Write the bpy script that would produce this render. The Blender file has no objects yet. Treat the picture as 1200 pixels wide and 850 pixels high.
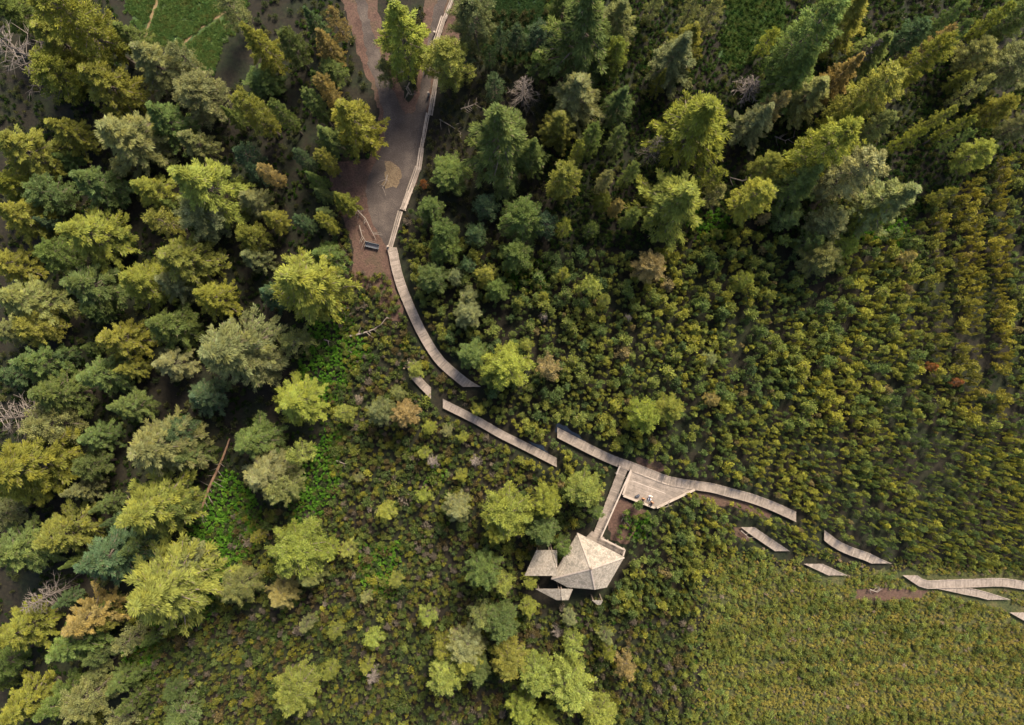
import bpy, bmesh, math, random
import numpy as np
from mathutils import Vector

R_ = math.radians
scene = bpy.context.scene
COL = scene.collection
H = 95.0                      # height of the drone above the ground (m)
W_PX, H_PX = 1200.0, 850.0
S = 36.0 / 24.0 * H / W_PX    # metres of ground per photo pixel

# ------------------------------------------------------------------ camera, sky, sun, exposure
cam_d = bpy.data.cameras.new('camera'); cam_d.lens = 24.0; cam_d.sensor_width = 36.0
cam_d.clip_start = 0.5; cam_d.clip_end = 4000
cam = bpy.data.objects.new('camera', cam_d); COL.objects.link(cam)
cam.location = (0, 0, H); cam.rotation_euler = (0, 0, 0)
scene.camera = cam

SUN_EL, SUN_AZ = 46.0, 25.0   # azimuth from +Y towards +X
world = bpy.data.worlds.new('World'); scene.world = world; world.use_nodes = True
wn = world.node_tree.nodes; wl = world.node_tree.links
sky = wn.new('ShaderNodeTexSky'); sky.sky_type = 'NISHITA'; sky.sun_disc = False
sky.sun_elevation = R_(SUN_EL); sky.sun_rotation = R_(SUN_AZ)
sky.dust_density = 3.0; sky.ozone_density = 1.0
wl.new(sky.outputs[0], wn['Background'].inputs[0]); wn['Background'].inputs[1].default_value = 0.15
sun_d = bpy.data.lights.new('sun', 'SUN'); sun_d.energy = 4.6; sun_d.angle = R_(18)
sun_d.color = (1.0, 0.90, 0.74)
sun = bpy.data.objects.new('sun', sun_d); COL.objects.link(sun)
sd = Vector((math.sin(R_(SUN_AZ)) * math.cos(R_(SUN_EL)), math.cos(R_(SUN_AZ)) * math.cos(R_(SUN_EL)), math.sin(R_(SUN_EL))))
sun.rotation_euler = sd.to_track_quat('Z', 'Y').to_euler()
scene.view_settings.view_transform = 'Standard'; scene.view_settings.look = 'None'
scene.view_settings.gamma = 1.0; scene.view_settings.use_curve_mapping = False
scene.view_settings.exposure = 1.22
scene.render.film_transparent = False
scene.cycles.max_bounces = 6; scene.cycles.diffuse_bounces = 3
scene.cycles.use_denoising = True

# ------------------------------------------------------------------ helpers
def P(px, py, z=0.0):
    k = S * (H - z) / H
    return Vector(((px - 600) * k, -(py - 425) * k, z))

def tag(o, label=None, cat=None, group=None, kind=None):
    if label: o['label'] = label
    if cat: o['category'] = cat
    if group: o['group'] = group
    if kind: o['kind'] = kind
    return o

def empty(name, loc, rz=0.0):
    o = bpy.data.objects.new(name, None); COL.objects.link(o)
    o.location = loc; o.rotation_euler = (0, 0, rz); o.empty_display_size = 0.3
    return o

def link_mesh(name, me, parent=None):
    o = bpy.data.objects.new(name, me); COL.objects.link(o)
    if parent: o.parent = parent
    return o

class MB:
    """collects verts/faces/tones, builds one mesh"""
    def __init__(s): s.v = []; s.f = []; s.t = []; s.n = 0
    def add(s, v, f, tone=1.0):
        v = [tuple(p) for p in v]
        s.v += v; s.f += [tuple(i + s.n for i in q) for q in f]
        s.t += [tone] * len(v); s.n += len(v)
    def box(s, c, ax, ay, az, tone=1.0):
        c = Vector(c); ax = Vector(ax); ay = Vector(ay); az = Vector(az)
        v = [c + i * ax + j * ay + k * az for k in (-1, 1) for j in (-1, 1) for i in (-1, 1)]
        s.add(v, [(0, 2, 3, 1), (4, 5, 7, 6), (0, 1, 5, 4), (2, 6, 7, 3), (0, 4, 6, 2), (1, 3, 7, 5)], tone)
    def bar(s, a, b, w, h, tone=1.0):
        a = Vector(a); b = Vector(b); d = (b - a); L = d.length
        if L < 1e-6: return
        d /= L
        up = Vector((0, 0, 1)) if abs(d.z) < 0.9 else Vector((1, 0, 0))
        sd_ = d.cross(up).normalized(); u2 = sd_.cross(d)
        s.box((a + b) / 2, d * L / 2, sd_ * w / 2, u2 * h / 2, tone)
    def tube(s, pts, rads, n=6, tone=1.0, cap=True):
        pts = [Vector(p) for p in pts]; v = []; f = []
        for i, p in enumerate(pts):
            d = (pts[min(i + 1, len(pts) - 1)] - pts[max(i - 1, 0)])
            d = d.normalized() if d.length > 1e-9 else Vector((0, 0, 1))
            up = Vector((0, 0, 1)) if abs(d.z) < 0.9 else Vector((1, 0, 0))
            a = d.cross(up).normalized(); b = a.cross(d)
            for k in range(n):
                t = 2 * math.pi * k / n
                v.append(p + (a * math.cos(t) + b * math.sin(t)) * rads[i])
        for i in range(len(pts) - 1):
            for k in range(n):
                k2 = (k + 1) % n
                f.append((i * n + k, i * n + k2, (i + 1) * n + k2, (i + 1) * n + k))
        if cap:
            f.append(tuple(range(n))[::-1]); f.append(tuple(range((len(pts) - 1) * n, len(pts) * n)))
        s.add(v, f, tone)
    def prism(s, poly, z0, z1, tone=1.0):
        n = len(poly)
        v = [(p[0], p[1], z0) for p in poly] + [(p[0], p[1], z1) for p in poly]
        f = [tuple(range(n))[::-1], tuple(range(n, 2 * n))]
        f += [(i, (i + 1) % n, n + (i + 1) % n, n + i) for i in range(n)]
        s.add(v, f, tone)
    def mesh(s, name, mat, cuts=()):
        me = bpy.data.meshes.new(name); me.from_pydata(s.v, [], s.f)
        a = me.attributes.new('tone', 'FLOAT', 'POINT'); a.data.foreach_set('value', np.array(s.t, dtype=np.float32))
        me.materials.append(mat)
        bm = bmesh.new(); bm.from_mesh(me)
        for co, no in cuts:
            g = bm.verts[:] + bm.edges[:] + bm.faces[:]
            r = bmesh.ops.bisect_plane(bm, geom=g, dist=1e-5, plane_co=co, plane_no=no, clear_outer=True)
            ed = [e for e in r['geom_cut'] if isinstance(e, bmesh.types.BMEdge)]
            try: bmesh.ops.holes_fill(bm, edges=ed, sides=0)
            except Exception: pass
        bmesh.ops.recalc_face_normals(bm, faces=bm.faces)
        bm.to_mesh(me); bm.free()
        return me
    def build(s, name, mat, parent=None, cuts=()):
        return link_mesh(name, s.mesh(name, mat, cuts), parent)

# ------------------------------------------------------------------ materials
def new_mat(name):
    m = bpy.data.materials.new(name); m.use_nodes = True
    nt = m.node_tree; nt.nodes.clear()
    out = nt.nodes.new('ShaderNodeOutputMaterial')
    return m, nt, out

def N(nt, t, **kw):
    n = nt.nodes.new(t)
    for k, v in kw.items(): setattr(n, k, v)
    return n

def math_n(nt, op, a, b=None):
    n = N(nt, 'ShaderNodeMath', operation=op)
    for i, x in enumerate((a, b)):
        if x is None: continue
        if isinstance(x, (int, float)): n.inputs[i].default_value = x
        else: nt.links.new(x, n.inputs[i])
    return n.outputs[0]

def mixc(nt, fac, a, b, blend='MIX'):
    n = N(nt, 'ShaderNodeMix', data_type='RGBA', blend_type=blend)
    for i, x in ((0, fac), (6, a), (7, b)):
        if isinstance(x, (int, float)): n.inputs[i].default_value = x
        elif isinstance(x, tuple): n.inputs[i].default_value = (*x, 1.0)
        else: nt.links.new(x, n.inputs[i])
    return n.outputs[2]

def noise(nt, scale, detail=4, rough=0.6, coord='Object'):
    tc = N(nt, 'ShaderNodeTexCoord'); n = N(nt, 'ShaderNodeTexNoise')
    n.inputs['Scale'].default_value = scale; n.inputs['Detail'].default_value = detail
    n.inputs['Roughness'].default_value = rough
    nt.links.new(tc.outputs[coord], n.inputs['Vector'])
    return n

def ramp(nt, src, stops):
    r = N(nt, 'ShaderNodeValToRGB'); e = r.color_ramp.elements
    while len(e) < len(stops): e.new(0.5)
    for i, (p, c) in enumerate(stops):
        e[i].position = p; e[i].color = (*c, 1.0)
    nt.links.new(src, r.inputs[0]); return r.outputs[0]

def leaf_mat(name, instancer, trans=0.28, fixed=None):
    m, nt, out = new_mat(name)
    if fixed:
        rgb = N(nt, 'ShaderNodeRGB'); rgb.outputs[0].default_value = (*fixed, 1); base = rgb.outputs[0]
    elif instancer:
        at = N(nt, 'ShaderNodeAttribute', attribute_type='INSTANCER', attribute_name='tint'); base = at.outputs['Color']
    else:
        oi = N(nt, 'ShaderNodeObjectInfo'); base = oi.outputs['Color']
    a = N(nt, 'ShaderNodeAttribute', attribute_type='GEOMETRY', attribute_name='tone')
    sep = N(nt, 'ShaderNodeSeparateColor'); nt.links.new(a.outputs['Color'], sep.inputs[0])
    # red channel: light/dark clump, green channel: young yellow growth, blue: browned needles
    c = mixc(nt, sep.outputs[1], base, mixc(nt, 1.0, base, (1.28, 1.12, 0.75), 'MULTIPLY'))
    c = mixc(nt, sep.outputs[2], c, (0.16, 0.125, 0.08))
    vm = N(nt, 'ShaderNodeVectorMath', operation='SCALE')
    nt.links.new(c, vm.inputs[0]); nt.links.new(sep.outputs[0], vm.inputs['Scale'])
    d = N(nt, 'ShaderNodeBsdfDiffuse'); t = N(nt, 'ShaderNodeBsdfTranslucent')
    nt.links.new(vm.outputs[0], d.inputs[0])
    tv = mixc(nt, 1.0, vm.outputs[0], (1.15, 1.12, 0.75), 'MULTIPLY'); nt.links.new(tv, t.inputs[0])
    mx = N(nt, 'ShaderNodeMixShader'); mx.inputs[0].default_value = trans
    nt.links.new(d.outputs[0], mx.inputs[1]); nt.links.new(t.outputs[0], mx.inputs[2])
    nt.links.new(mx.outputs[0], out.inputs[0])
    return m

def surf_mat(name, stops, scale, rough=0.9, tone=False, bump=0.0, bscale=None, scale2=None, amt2=0.5, coord='Object'):
    m, nt, out = new_mat(name)
    n = noise(nt, scale, 6, 0.65, coord)
    c = ramp(nt, n.outputs[0], stops)
    if scale2:
        n2 = noise(nt, scale2, 3, 0.6, coord)
        g = ramp(nt, n2.outputs[0], [(0.25, (1 - amt2,) * 3), (0.75, (1 + amt2,) * 3)])
        c = mixc(nt, 1.0, c, g, 'MULTIPLY')
    if tone:
        a = N(nt, 'ShaderNodeAttribute', attribute_type='GEOMETRY', attribute_name='tone')
        vm = N(nt, 'ShaderNodeVectorMath', operation='SCALE')
        nt.links.new(c, vm.inputs[0]); nt.links.new(a.outputs['Fac'], vm.inputs['Scale']); c = vm.outputs[0]
    b = N(nt, 'ShaderNodeBsdfPrincipled'); b.inputs['Roughness'].default_value = rough
    b.inputs['Specular IOR Level'].default_value = 0.25
    nt.links.new(c, b.inputs['Base Color'])
    if bump:
        nb = noise(nt, bscale or scale, 5, 0.6, coord); bp = N(nt, 'ShaderNodeBump')
        bp.inputs['Strength'].default_value = bump; bp.inputs['Distance'].default_value = 0.15
        nt.links.new(nb.outputs[0], bp.inputs['Height']); nt.links.new(bp.outputs[0], b.inputs['Normal'])
    nt.links.new(b.outputs[0], out.inputs[0])
    return m

M = {}
M['leaf'] = leaf_mat('foliage', False)
M['leaf_i'] = leaf_mat('thicket_foliage', True)
M['bark'] = surf_mat('bark', [(0.3, (0.05, 0.036, 0.025)), (0.7, (0.13, 0.10, 0.075))], 6, tone=True, bump=0.4)
M['dead'] = surf_mat('dead_wood', [(0.3, (0.095, 0.075, 0.060)), (0.7, (0.18, 0.145, 0.115))], 2.5, tone=True)
M['log'] = surf_mat('peeled_log', [(0.3, (0.13, 0.07, 0.037)), (0.7, (0.23, 0.14, 0.083))], 2.0, tone=True)
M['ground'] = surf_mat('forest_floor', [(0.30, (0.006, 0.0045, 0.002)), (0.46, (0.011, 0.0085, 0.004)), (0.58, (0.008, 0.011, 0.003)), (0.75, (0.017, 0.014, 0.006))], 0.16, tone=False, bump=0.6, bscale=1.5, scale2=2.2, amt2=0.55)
M['gravel'] = surf_mat('dark_gravel', [(0.3, (0.030, 0.022, 0.018)), (0.5, (0.046, 0.035, 0.029)), (0.72, (0.082, 0.063, 0.050))], 0.30, bump=0.6, bscale=8, scale2=6.0, amt2=0.35)
M['soil'] = surf_mat('bare_soil', [(0.3, (0.034, 0.018, 0.013)), (0.5, (0.066, 0.037, 0.026)), (0.68, (0.050, 0.034, 0.020)), (0.8, (0.030, 0.030, 0.012))], 0.45, bump=0.6, bscale=4, scale2=4.0, amt2=0.4)
M['litter'] = surf_mat('leaf_litter', [(0.35, (0.075, 0.05, 0.028)), (0.7, (0.11, 0.078, 0.046))], 1.5, bump=0.5, bscale=6, scale2=6, amt2=0.35)
M['meadow'] = surf_mat('meadow', [(0.3, (0.018, 0.040, 0.013)), (0.5, (0.032, 0.055, 0.014)), (0.72, (0.055, 0.060, 0.016))], 0.16, bump=0.6, bscale=3, scale2=3.0, amt2=0.4)
M['trail'] = surf_mat('worn_trail', [(0.3, (0.11, 0.075, 0.033)), (0.7, (0.15, 0.105, 0.05))], 1.0, scale2=3, amt2=0.3)
M['wood'] = surf_mat('weathered_planks', [(0.28, (0.130, 0.104, 0.083)), (0.5, (0.185, 0.147, 0.116)), (0.72, (0.235, 0.188, 0.150))], 0.9, tone=True, scale2=5.0, amt2=0.22, coord='Object')
M['pale'] = surf_mat('pale_rail_wood', [(0.3, (0.24, 0.19, 0.15)), (0.7, (0.32, 0.26, 0.205))], 2.0, tone=True, scale2=7.0, amt2=0.12)
M['post'] = surf_mat('dark_timber', [(0.3, (0.10, 0.075, 0.055)), (0.7, (0.17, 0.13, 0.10))], 3.0, tone=True)
def water_mat():
    m, nt, out = new_mat('bog_water'); b = N(nt, 'ShaderNodeBsdfPrincipled')
    b.inputs['Base Color'].default_value = (0.012, 0.016, 0.022, 1); b.inputs['Roughness'].default_value = 0.08
    b.inputs['Specular IOR Level'].default_value = 0.4
    nb = noise(nt, 3.0, 3); bp = N(nt, 'ShaderNodeBump'); bp.inputs['Strength'].default_value = 0.08
    nt.links.new(nb.outputs[0], bp.inputs['Height']); nt.links.new(bp.outputs[0], b.inputs['Normal'])
    nt.links.new(b.outputs[0], out.inputs[0]); return m
M['water'] = water_mat()
def plain(name, c, rough=0.7):
    m = surf_mat(name, [(0.3, tuple(x * 0.85 for x in c)), (0.7, tuple(min(1, x * 1.12) for x in c))], 6.0, rough=rough, tone=True); return m
def shingle_mat():
    m, nt, out = new_mat('cedar_shingles')
    tc = N(nt, 'ShaderNodeTexCoord'); uv = N(nt, 'ShaderNodeUVMap'); uv.uv_map = 'roof'
    br = N(nt, 'ShaderNodeTexBrick'); br.inputs['Scale'].default_value = 1.0
    br.inputs['Brick Width'].default_value = 0.22; br.inputs['Row Height'].default_value = 0.20
    br.inputs['Mortar Size'].default_value = 0.010; br.inputs['Mortar Smooth'].default_value = 0.3
    br.inputs['Color1'].default_value = (0.185, 0.157, 0.126, 1); br.inputs['Color2'].default_value = (0.295, 0.250, 0.200, 1)
    br.inputs['Mortar'].default_value = (0.10, 0.08, 0.06, 1)
    nt.links.new(uv.outputs[0], br.inputs['Vector'])
    n1 = noise(nt, 0.9, 6, 0.75); g = ramp(nt, n1.outputs[0], [(0.34, (0.68, 0.69, 0.66)), (0.50, (0.95, 0.95, 0.93)), (0.72, (1.18, 1.13, 1.04))])
    n2 = noise(nt, 4.0, 4, 0.7); g2 = ramp(nt, n2.outputs[0], [(0.3, (0.8, 0.8, 0.8)), (0.7, (1.18, 1.18, 1.18))])
    c = mixc(nt, 1.0, mixc(nt, 1.0, br.outputs['Color'], g, 'MULTIPLY'), g2, 'MULTIPLY')
    b = N(nt, 'ShaderNodeBsdfPrincipled'); b.inputs['Roughness'].default_value = 0.9
    b.inputs['Specular IOR Level'].default_value = 0.2
    nt.links.new(c, b.inputs['Base Color'])
    bp = N(nt, 'ShaderNodeBump'); bp.inputs['Strength'].default_value = 0.6; bp.inputs['Distance'].default_value = 0.04
    nt.links.new(br.outputs['Fac'], bp.inputs['Height']); bp.invert = True
    nt.links.new(bp.outputs[0], b.inputs['Normal']); nt.links.new(b.outputs[0], out.inputs[0])
    return m
M['shingle'] = shingle_mat()

# ------------------------------------------------------------------ the setting
def sheet(name, poly_px, z, mat, label=None, kind='structure', rough_edge=0.0, seed=1):
    rng = random.Random(seed)
    pts = []
    n = len(poly_px)
    for i in range(n):
        a = poly_px[i]; b = poly_px[(i + 1) % n]
        L = math.hypot(b[0] - a[0], b[1] - a[1]); k = max(1, int(L / 4)) if rough_edge else 1
        for j in range(k):
            t = j / k
            p = P(a[0] + (b[0] - a[0]) * t + rng.gauss(0, rough_edge), a[1] + (b[1] - a[1]) * t + rng.gauss(0, rough_edge), 0)
            pts.append((p.x, p.y, z))
    me = bpy.data.meshes.new(name); bm = bmesh.new()
    f = bm.faces.new([bm.verts.new(p) for p in pts]); f.normal_update()
    if f.normal.z < 0: f.normal_flip()
    bmesh.ops.triangulate(bm, faces=bm.faces[:])
    bm.to_mesh(me); bm.free(); me.materials.append(mat)
    o = link_mesh(name, me); tag(o, label, None, None, kind); return o

gm = bpy.data.meshes.new('ground')
gm.from_pydata([(-1500, -1500, 0), (1500, -1500, 0), (1500, 1500, 0), (-1500, 1500, 0)], [], [(0, 1, 2, 3)])
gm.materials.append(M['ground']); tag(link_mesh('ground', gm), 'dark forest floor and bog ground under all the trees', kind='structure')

SOIL = [(398, -6), (410, 30), (424, 75), (434, 100), (443, 130), (444, 165), (430, 186), (394, 190), (386, 200), (388, 222), (402, 256), (414, 290), (412, 330), (436, 346), (452, 372), (470, 378), (474, 366), (464, 338), (458, 300), (466, 262), (490, 210), (497, 150), (512, 92), (522, 66), (536, 58), (542, 30), (545, -6), (498, -6), (494, 60), (486, 110), (478, 122), (468, 96), (452, 50), (440, -6)]
GRAVEL = [(414, -6), (424, 30), (431, 75), (440, 97), (449, 130), (450, 168), (440, 190), (432, 206), (428, 222), (432, 250), (444, 278), (455, 290), (461, 270), (472, 242), (487, 205), (493, 165), (499, 138), (506, 95), (511, 66), (518, 24), (524, -6), (514, -6), (507, 20), (499, 60), (494, 90), (491, 115), (483, 132), (476, 136), (468, 122), (460, 104), (450, 80), (440, 50), (432, 20), (428, -6)]
sheet('soil_verge', SOIL, 0.006, M['soil'], 'reddish bare soil bordering the gravel clearing', rough_edge=1.0, seed=3)
sheet('gravel_clearing', GRAVEL, 0.012, M['gravel'], 'dark gravel clearing where two tracks meet', rough_edge=0.9, seed=4)
sheet('leaf_litter', [(452, 190), (466, 196), (472, 208), (465, 218), (452, 222), (446, 216), (452, 206)], 0.018, M['litter'], 'tan leaf litter patch on the dark gravel', 'stuff', 1.2, 5)
sheet('meadow', [(140, -20), (292, -20), (284, 26), (258, 55), (248, 84), (222, 84), (205, 56), (165, 46)], 0.007, M['meadow'], 'open green meadow at the top edge', rough_edge=1.5, seed=6)
sheet('grass_clearing', [(858, -20), (922, -20), (918, 30), (898, 62), (862, 78), (842, 66), (850, 30)], 0.007, M['meadow'], 'green grass clearing among the upper right conifers', rough_edge=1.5, seed=7)
sheet('mossy_ground', [(560, -20), (660, -20), (640, 60), (600, 75), (560, 60)], 0.007, surf_mat('moss', [(0.3, (0.008, 0.018, 0.009)), (0.7, (0.015, 0.030, 0.012))], 0.4, bump=0.6, bscale=3, scale2=3, amt2=0.4), 'dark mossy glade right of the plank walkway', rough_edge=1.5, seed=8)
def trail(pts, w, z, seed):
    rng = random.Random(seed); A = []; B = []
    for i, p in enumerate(pts):
        a = pts[max(0, i - 1)]; b = pts[min(len(pts) - 1, i + 1)]
        d = Vector((b[0] - a[0], b[1] - a[1])).normalized(); n = Vector((-d.y, d.x)) * w / 2
        A.append((p[0] + n.x * rng.uniform(.7, 1.2), p[1] + n.y)); B.append((p[0] - n.x * rng.uniform(.7, 1.2), p[1] - n.y))
    sheet('footpath', A + B[::-1], z, M['trail'], None, rough_edge=0.5, seed=seed)
trail([(186, -8), (181, 12), (175, 28), (169, 46), (166, 60)], 4, 0.014, 1)
trail([(264, 14), (252, 22), (240, 29), (228, 38), (216, 50), (208, 62)], 3.2, 0.016, 2)
sheet('soil_patch', [(1004, 690), (1040, 689), (1088, 692), (1080, 701), (1030, 704), (1004, 702)], 0.008, M['soil'], None, rough_edge=0.8, seed=9)
sheet('soil_patch', [(860, 618), (872, 620), (884, 634), (872, 636), (862, 628)], 0.009, M['soil'], None, rough_edge=0.8, seed=10)
sheet('soil_patch', [(816, 574), (850, 582), (880, 590), (905, 602), (900, 610), (860, 594), (820, 590), (806, 584)], 0.010, M['soil'], None, rough_edge=0.8, seed=11)
sheet('soil_patch', [(712, 590), (730, 584), (760, 600), (748, 612), (736, 640), (716, 632), (712, 612)], 0.008, M['soil'], None, rough_edge=1.0, seed=12)
sheet('soil_patch', [(745, 536), (770, 540), (785, 552), (768, 552), (748, 546)], 0.009, M['soil'], None, rough_edge=0.8, seed=13)
sheet('heath_ground', [(838, 654), (900, 664), (1000, 668), (1260, 668), (1260, 900), (818, 900), (832, 850), (822, 800), (840, 760), (826, 710)], 0.005, surf_mat('heath_moss', [(0.3, (0.018, 0.026, 0.007)), (0.5, (0.038, 0.040, 0.012)), (0.7, (0.080, 0.064, 0.025))], 0.5, bump=0.8, bscale=3, scale2=4, amt2=0.45), None, rough_edge=2.0, seed=18)
sheet('bog_pool', [(652, 496), (664, 500), (678, 510), (690, 520), (676, 519), (660, 511), (650, 506)], 0.010, M['water'], 'narrow dark pool beside the boardwalk', rough_edge=0.6, seed=14)
sheet('bog_pool', [(618, 517), (632, 522), (642, 530), (650, 537), (640, 536), (626, 528)], 0.011, M['water'], 'small dark pool by the cut boardwalk end', rough_edge=0.6, seed=15)

# ------------------------------------------------------------------ boardwalks, decks
def cutplane(axis, val, keep, z=0.45):
    """keep '<' or '>' in photo pixels; vertical plane"""
    p = P(val, 0, z) if axis == 'x' else P(0, val, z)
    if axis == 'x': no = Vector((1, 0, 0)) if keep == '<' else Vector((-1, 0, 0))
    else: no = Vector((0, -1, 0)) if keep == '<' else Vector((0, 1, 0))
    co = Vector((p.x, 0, 0)) if axis == 'x' else Vector((0, p.y, 0))
    return (co, no)

def smooth(pts, k=6):
    out = []
    n = len(pts)
    for i in range(n - 1):
        p0 = pts[max(0, i - 1)]; p1 = pts[i]; p2 = pts[i + 1]; p3 = pts[min(n - 1, i + 2)]
        for j in range(k):
            t = j / k
            out.append(0.5 * ((2 * p1) + (p2 - p0) * t + (2 * p0 - 5 * p1 + 4 * p2 - p3) * t * t + (3 * p1 - p0 - 3 * p2 + p3) * t ** 3))
    out.append(pts[-1]); return out

def resample(pts, step):
    out = [pts[0]]; acc = 0.0
    for a, b in zip(pts, pts[1:]):
        L = (b - a).length; d = step - acc
        while d <= L:
            out.append(a + (b - a) * (d / L)); d += step
        acc = L - (d - step)
    return out

def boardwalk(pts_px, w, z, label, cuts=(), seed=0, sm=True, edges=True, group='pieces of the boardwalk'):
    rng = random.Random(seed)
    pts = [P(x, y, z) for x, y in pts_px]
    if sm and len(pts) > 2: pts = smooth(pts)
    root = empty('boardwalk', (pts[0].x, pts[0].y, 0)); tag(root, label, 'boardwalk', group)
    off = Vector((pts[0].x, pts[0].y, 0))
    cp = [(c - off, n) for c, n in (cutplane(*c, z=z) for c in cuts)]
    rs = resample(pts, 0.17)
    deck = MB(); eb = [MB(), MB()]; sup = MB()
    frames = []
    for i, p in enumerate(rs):
        d = (rs[min(i + 1, len(rs) - 1)] - rs[max(i - 1, 0)]); d.z = 0; d.normalize()
        n = Vector((-d.y, d.x, 0)); frames.append((p - off, d, n))
    for p, d, n in frames:
        j = rng.uniform(-0.03, 0.03)
        deck.box(p + n * j + Vector((0, 0, -0.025 + rng.uniform(-.006, .006))), d * 0.075, n * w / 2, Vector((0, 0, 0.022)), rng.choice((0.82, 0.92, 1.0, 1.0, 1.06, 1.14)) * rng.uniform(.96, 1.04))
    st = 6
    for i in range(0, len(frames) - 1, st):
        p, d, n = frames[i]; q, d2, n2 = frames[min(i + st, len(frames) - 1)]
        for s_, m in zip((1, -1), eb):
            m.bar(p + n * s_ * (w / 2 - 0.045) + Vector((0, 0, 0.035)), q + n2 * s_ * (w / 2 - 0.045) + Vector((0, 0, 0.035)), 0.09, 0.07, rng.uniform(.92, 1.08))
            sup.bar(p + n * s_ * (w / 2 - 0.2) + Vector((0, 0, -0.14)), q + n2 * s_ * (w / 2 - 0.2) + Vector((0, 0, -0.14)), 0.07, 0.17)
        if (i // st) % 2 == 0:
            for s_ in (1, -1):
                b = p + n * s_ * (w / 2 - 0.10)
                sup.bar(b + Vector((0, 0, -z - 0.2)), b + Vector((0, 0, -0.08)), 0.12, 0.12)
    deck.build('deck', M['wood'], root, cp)
    if edges:
        for m in eb: m.build('edge_board', M['wood'], root, cp)
    sup.build('support_frame', M['post'], root, cp)
    return root

BW = [
 ([(455, 284), (460, 293), (464, 313), (471, 337), (483, 366), (495, 391), (511, 417), (525, 432), (550, 452), (572, 464)], 1.30, 0.45, 'long curving boardwalk running down from the gravel clearing', [('y', 290, '>'), ('y', 453.5, '<')]),
 ([(478, 430), (485, 440), (495, 451), (505, 461), (514, 470)], 1.10, 0.42, 'short detached boardwalk piece left of the curve, shortest in the middle', [('y', 440.5, '>'), ('x', 505, '<')]),
 ([(508, 467), (519, 473), (557, 492), (587, 509), (613, 522), (652, 542), (664, 548)], 1.12, 0.45, 'straight diagonal boardwalk section below the curve, both ends squared off', [('x', 519, '>'), ('x', 652.5, '<')]),
 ([(640, 500), (653, 507), (684, 523), (700, 531), (720, 540), (740, 547), (763, 556), (785, 564), (815, 569), (835, 572), (850, 576), (880, 584), (907, 594), (933, 606), (945, 612)], 1.28, 0.52, 'main boardwalk passing along the upper edge of the viewing deck', [('x', 653, '>'), ('x', 933, '<')]),
 ([(866, 610), (876, 618), (893, 630), (917, 646), (928, 654)], 1.15, 0.42, 'detached boardwalk piece in the shrubs below the deck walkway end', [('y', 618, '>'), ('y', 646, '<')]),
 ([(955, 620), (966, 627.5), (980, 638), (997, 646), (1017, 653), (1033, 661), (1048, 667)], 1.18, 0.45, 'bent boardwalk piece right of the squared walkway end', [('x', 966, '>'), ('y', 660.5, '<')]),
 ([(938, 654), (953, 661), (981, 674), (996, 681)], 1.1, 0.42, 'smallest boardwalk piece lying below the bent one', [('y', 661, '>'), ('y', 674.5, '<')]),
 ([(1050, 664), (1066, 674), (1083, 684.5), (1106, 684.5), (1140, 683.5), (1173, 682.5), (1200, 686), (1240, 691)], 1.15, 0.48, 'boardwalk running off the right edge of the heath', [('y', 674.5, '>')]),
 ([(1088, 684), (1105, 687), (1130, 692.5), (1152, 697), (1180, 706), (1195, 711)], 1.0, 0.40, 'tapering boardwalk branch under the walkway at right edge', [('y', 689.5, '>'), ('y', 703, '<')]),
 ([(1182, 712), (1196, 720), (1214, 730)], 1.1, 0.42, 'boardwalk corner just showing at the right edge', [('y', 718, '>'), ('y', 732, '<')]),
]
for i, (p, w, z, lab, cuts) in enumerate(BW):
    boardwalk(p, w, z, lab, cuts, seed=20 + i)
boardwalk([(731.5, 547), (699.5, 629.5), (695, 640)], 1.25, 0.50, 'straight boardwalk linking the viewing deck walkway to the pavilion', [], seed=40, sm=False, edges=False)

# viewing deck: planks laid along its long axis
def plank_poly(mb, poly, d, step, z, thick, rng, tones):
    """fills a polygon (world xy) with planks along direction d"""
    d = Vector(d).normalized(); n = Vector((-d.y, d.x))
    us = [n.dot(Vector(p)) for p in poly]
    u = min(us) + step / 2
    while u < max(us):
        xs = []
        for a, b in zip(poly, poly[1:] + poly[:1]):
            a = Vector(a); b = Vector(b); ua, ub = n.dot(a), n.dot(b)
            if (ua - u) * (ub - u) < 0:
                t = (u - ua) / (ub - ua); xs.append(d.dot(a + (b - a) * t))
        xs.sort()
        for x0, x1 in zip(xs[::2], xs[1::2]):
            cur = x0
            while cur < x1 - 0.05:
                e = min(x1, cur + rng.uniform(2.2, 3.6))
                if x1 - e < 0.5: e = x1
                c = d * (cur + e) / 2 + n * u
                mb.box((c.x, c.y, z - thick / 2), (d.x * (e - cur - 0.012) / 2, d.y * (e - cur - 0.012) / 2, 0), (n.x * (step - 0.014) / 2, n.y * (step - 0.014) / 2, 0), (0, 0, thick / 2), rng.choice(tones) * rng.uniform(.93, 1.07))
                cur = e
        u += step

rng0 = random.Random(5)
DZ = 0.50
deck_px = [(739.5, 551.5), (763, 560), (785, 568), (815, 573.3), (768.5, 596), (729.5, 581)]
dw = [P(x, y, DZ) for x, y in deck_px]
vd = empty('viewing_deck', (dw[5].x, dw[5].y, 0)); tag(vd, 'broad wooden viewing deck beside the boardwalk with three people on it', 'deck')
off = Vector((dw[5].x, dw[5].y, 0))
pl = MB(); loc = [(p.x - off.x, p.y - off.y) for p in dw]
plank_poly(pl, loc, (loc[4][0] - loc[5][0], loc[4][1] - loc[5][1]), 0.16, DZ, 0.045, rng0, (0.8, 0.92, 0.98, 1.0, 1.05, 1.12))
pl.build('planks', M['wood'], vd)
sk = MB(); inner = [(x * 0.985 + 0.05, y * 0.985 - 0.03) for x, y in loc]; sk.prism(inner, 0.05, DZ - 0.05, 0.8); sk.build('skirt', M['post'], vd)
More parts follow.
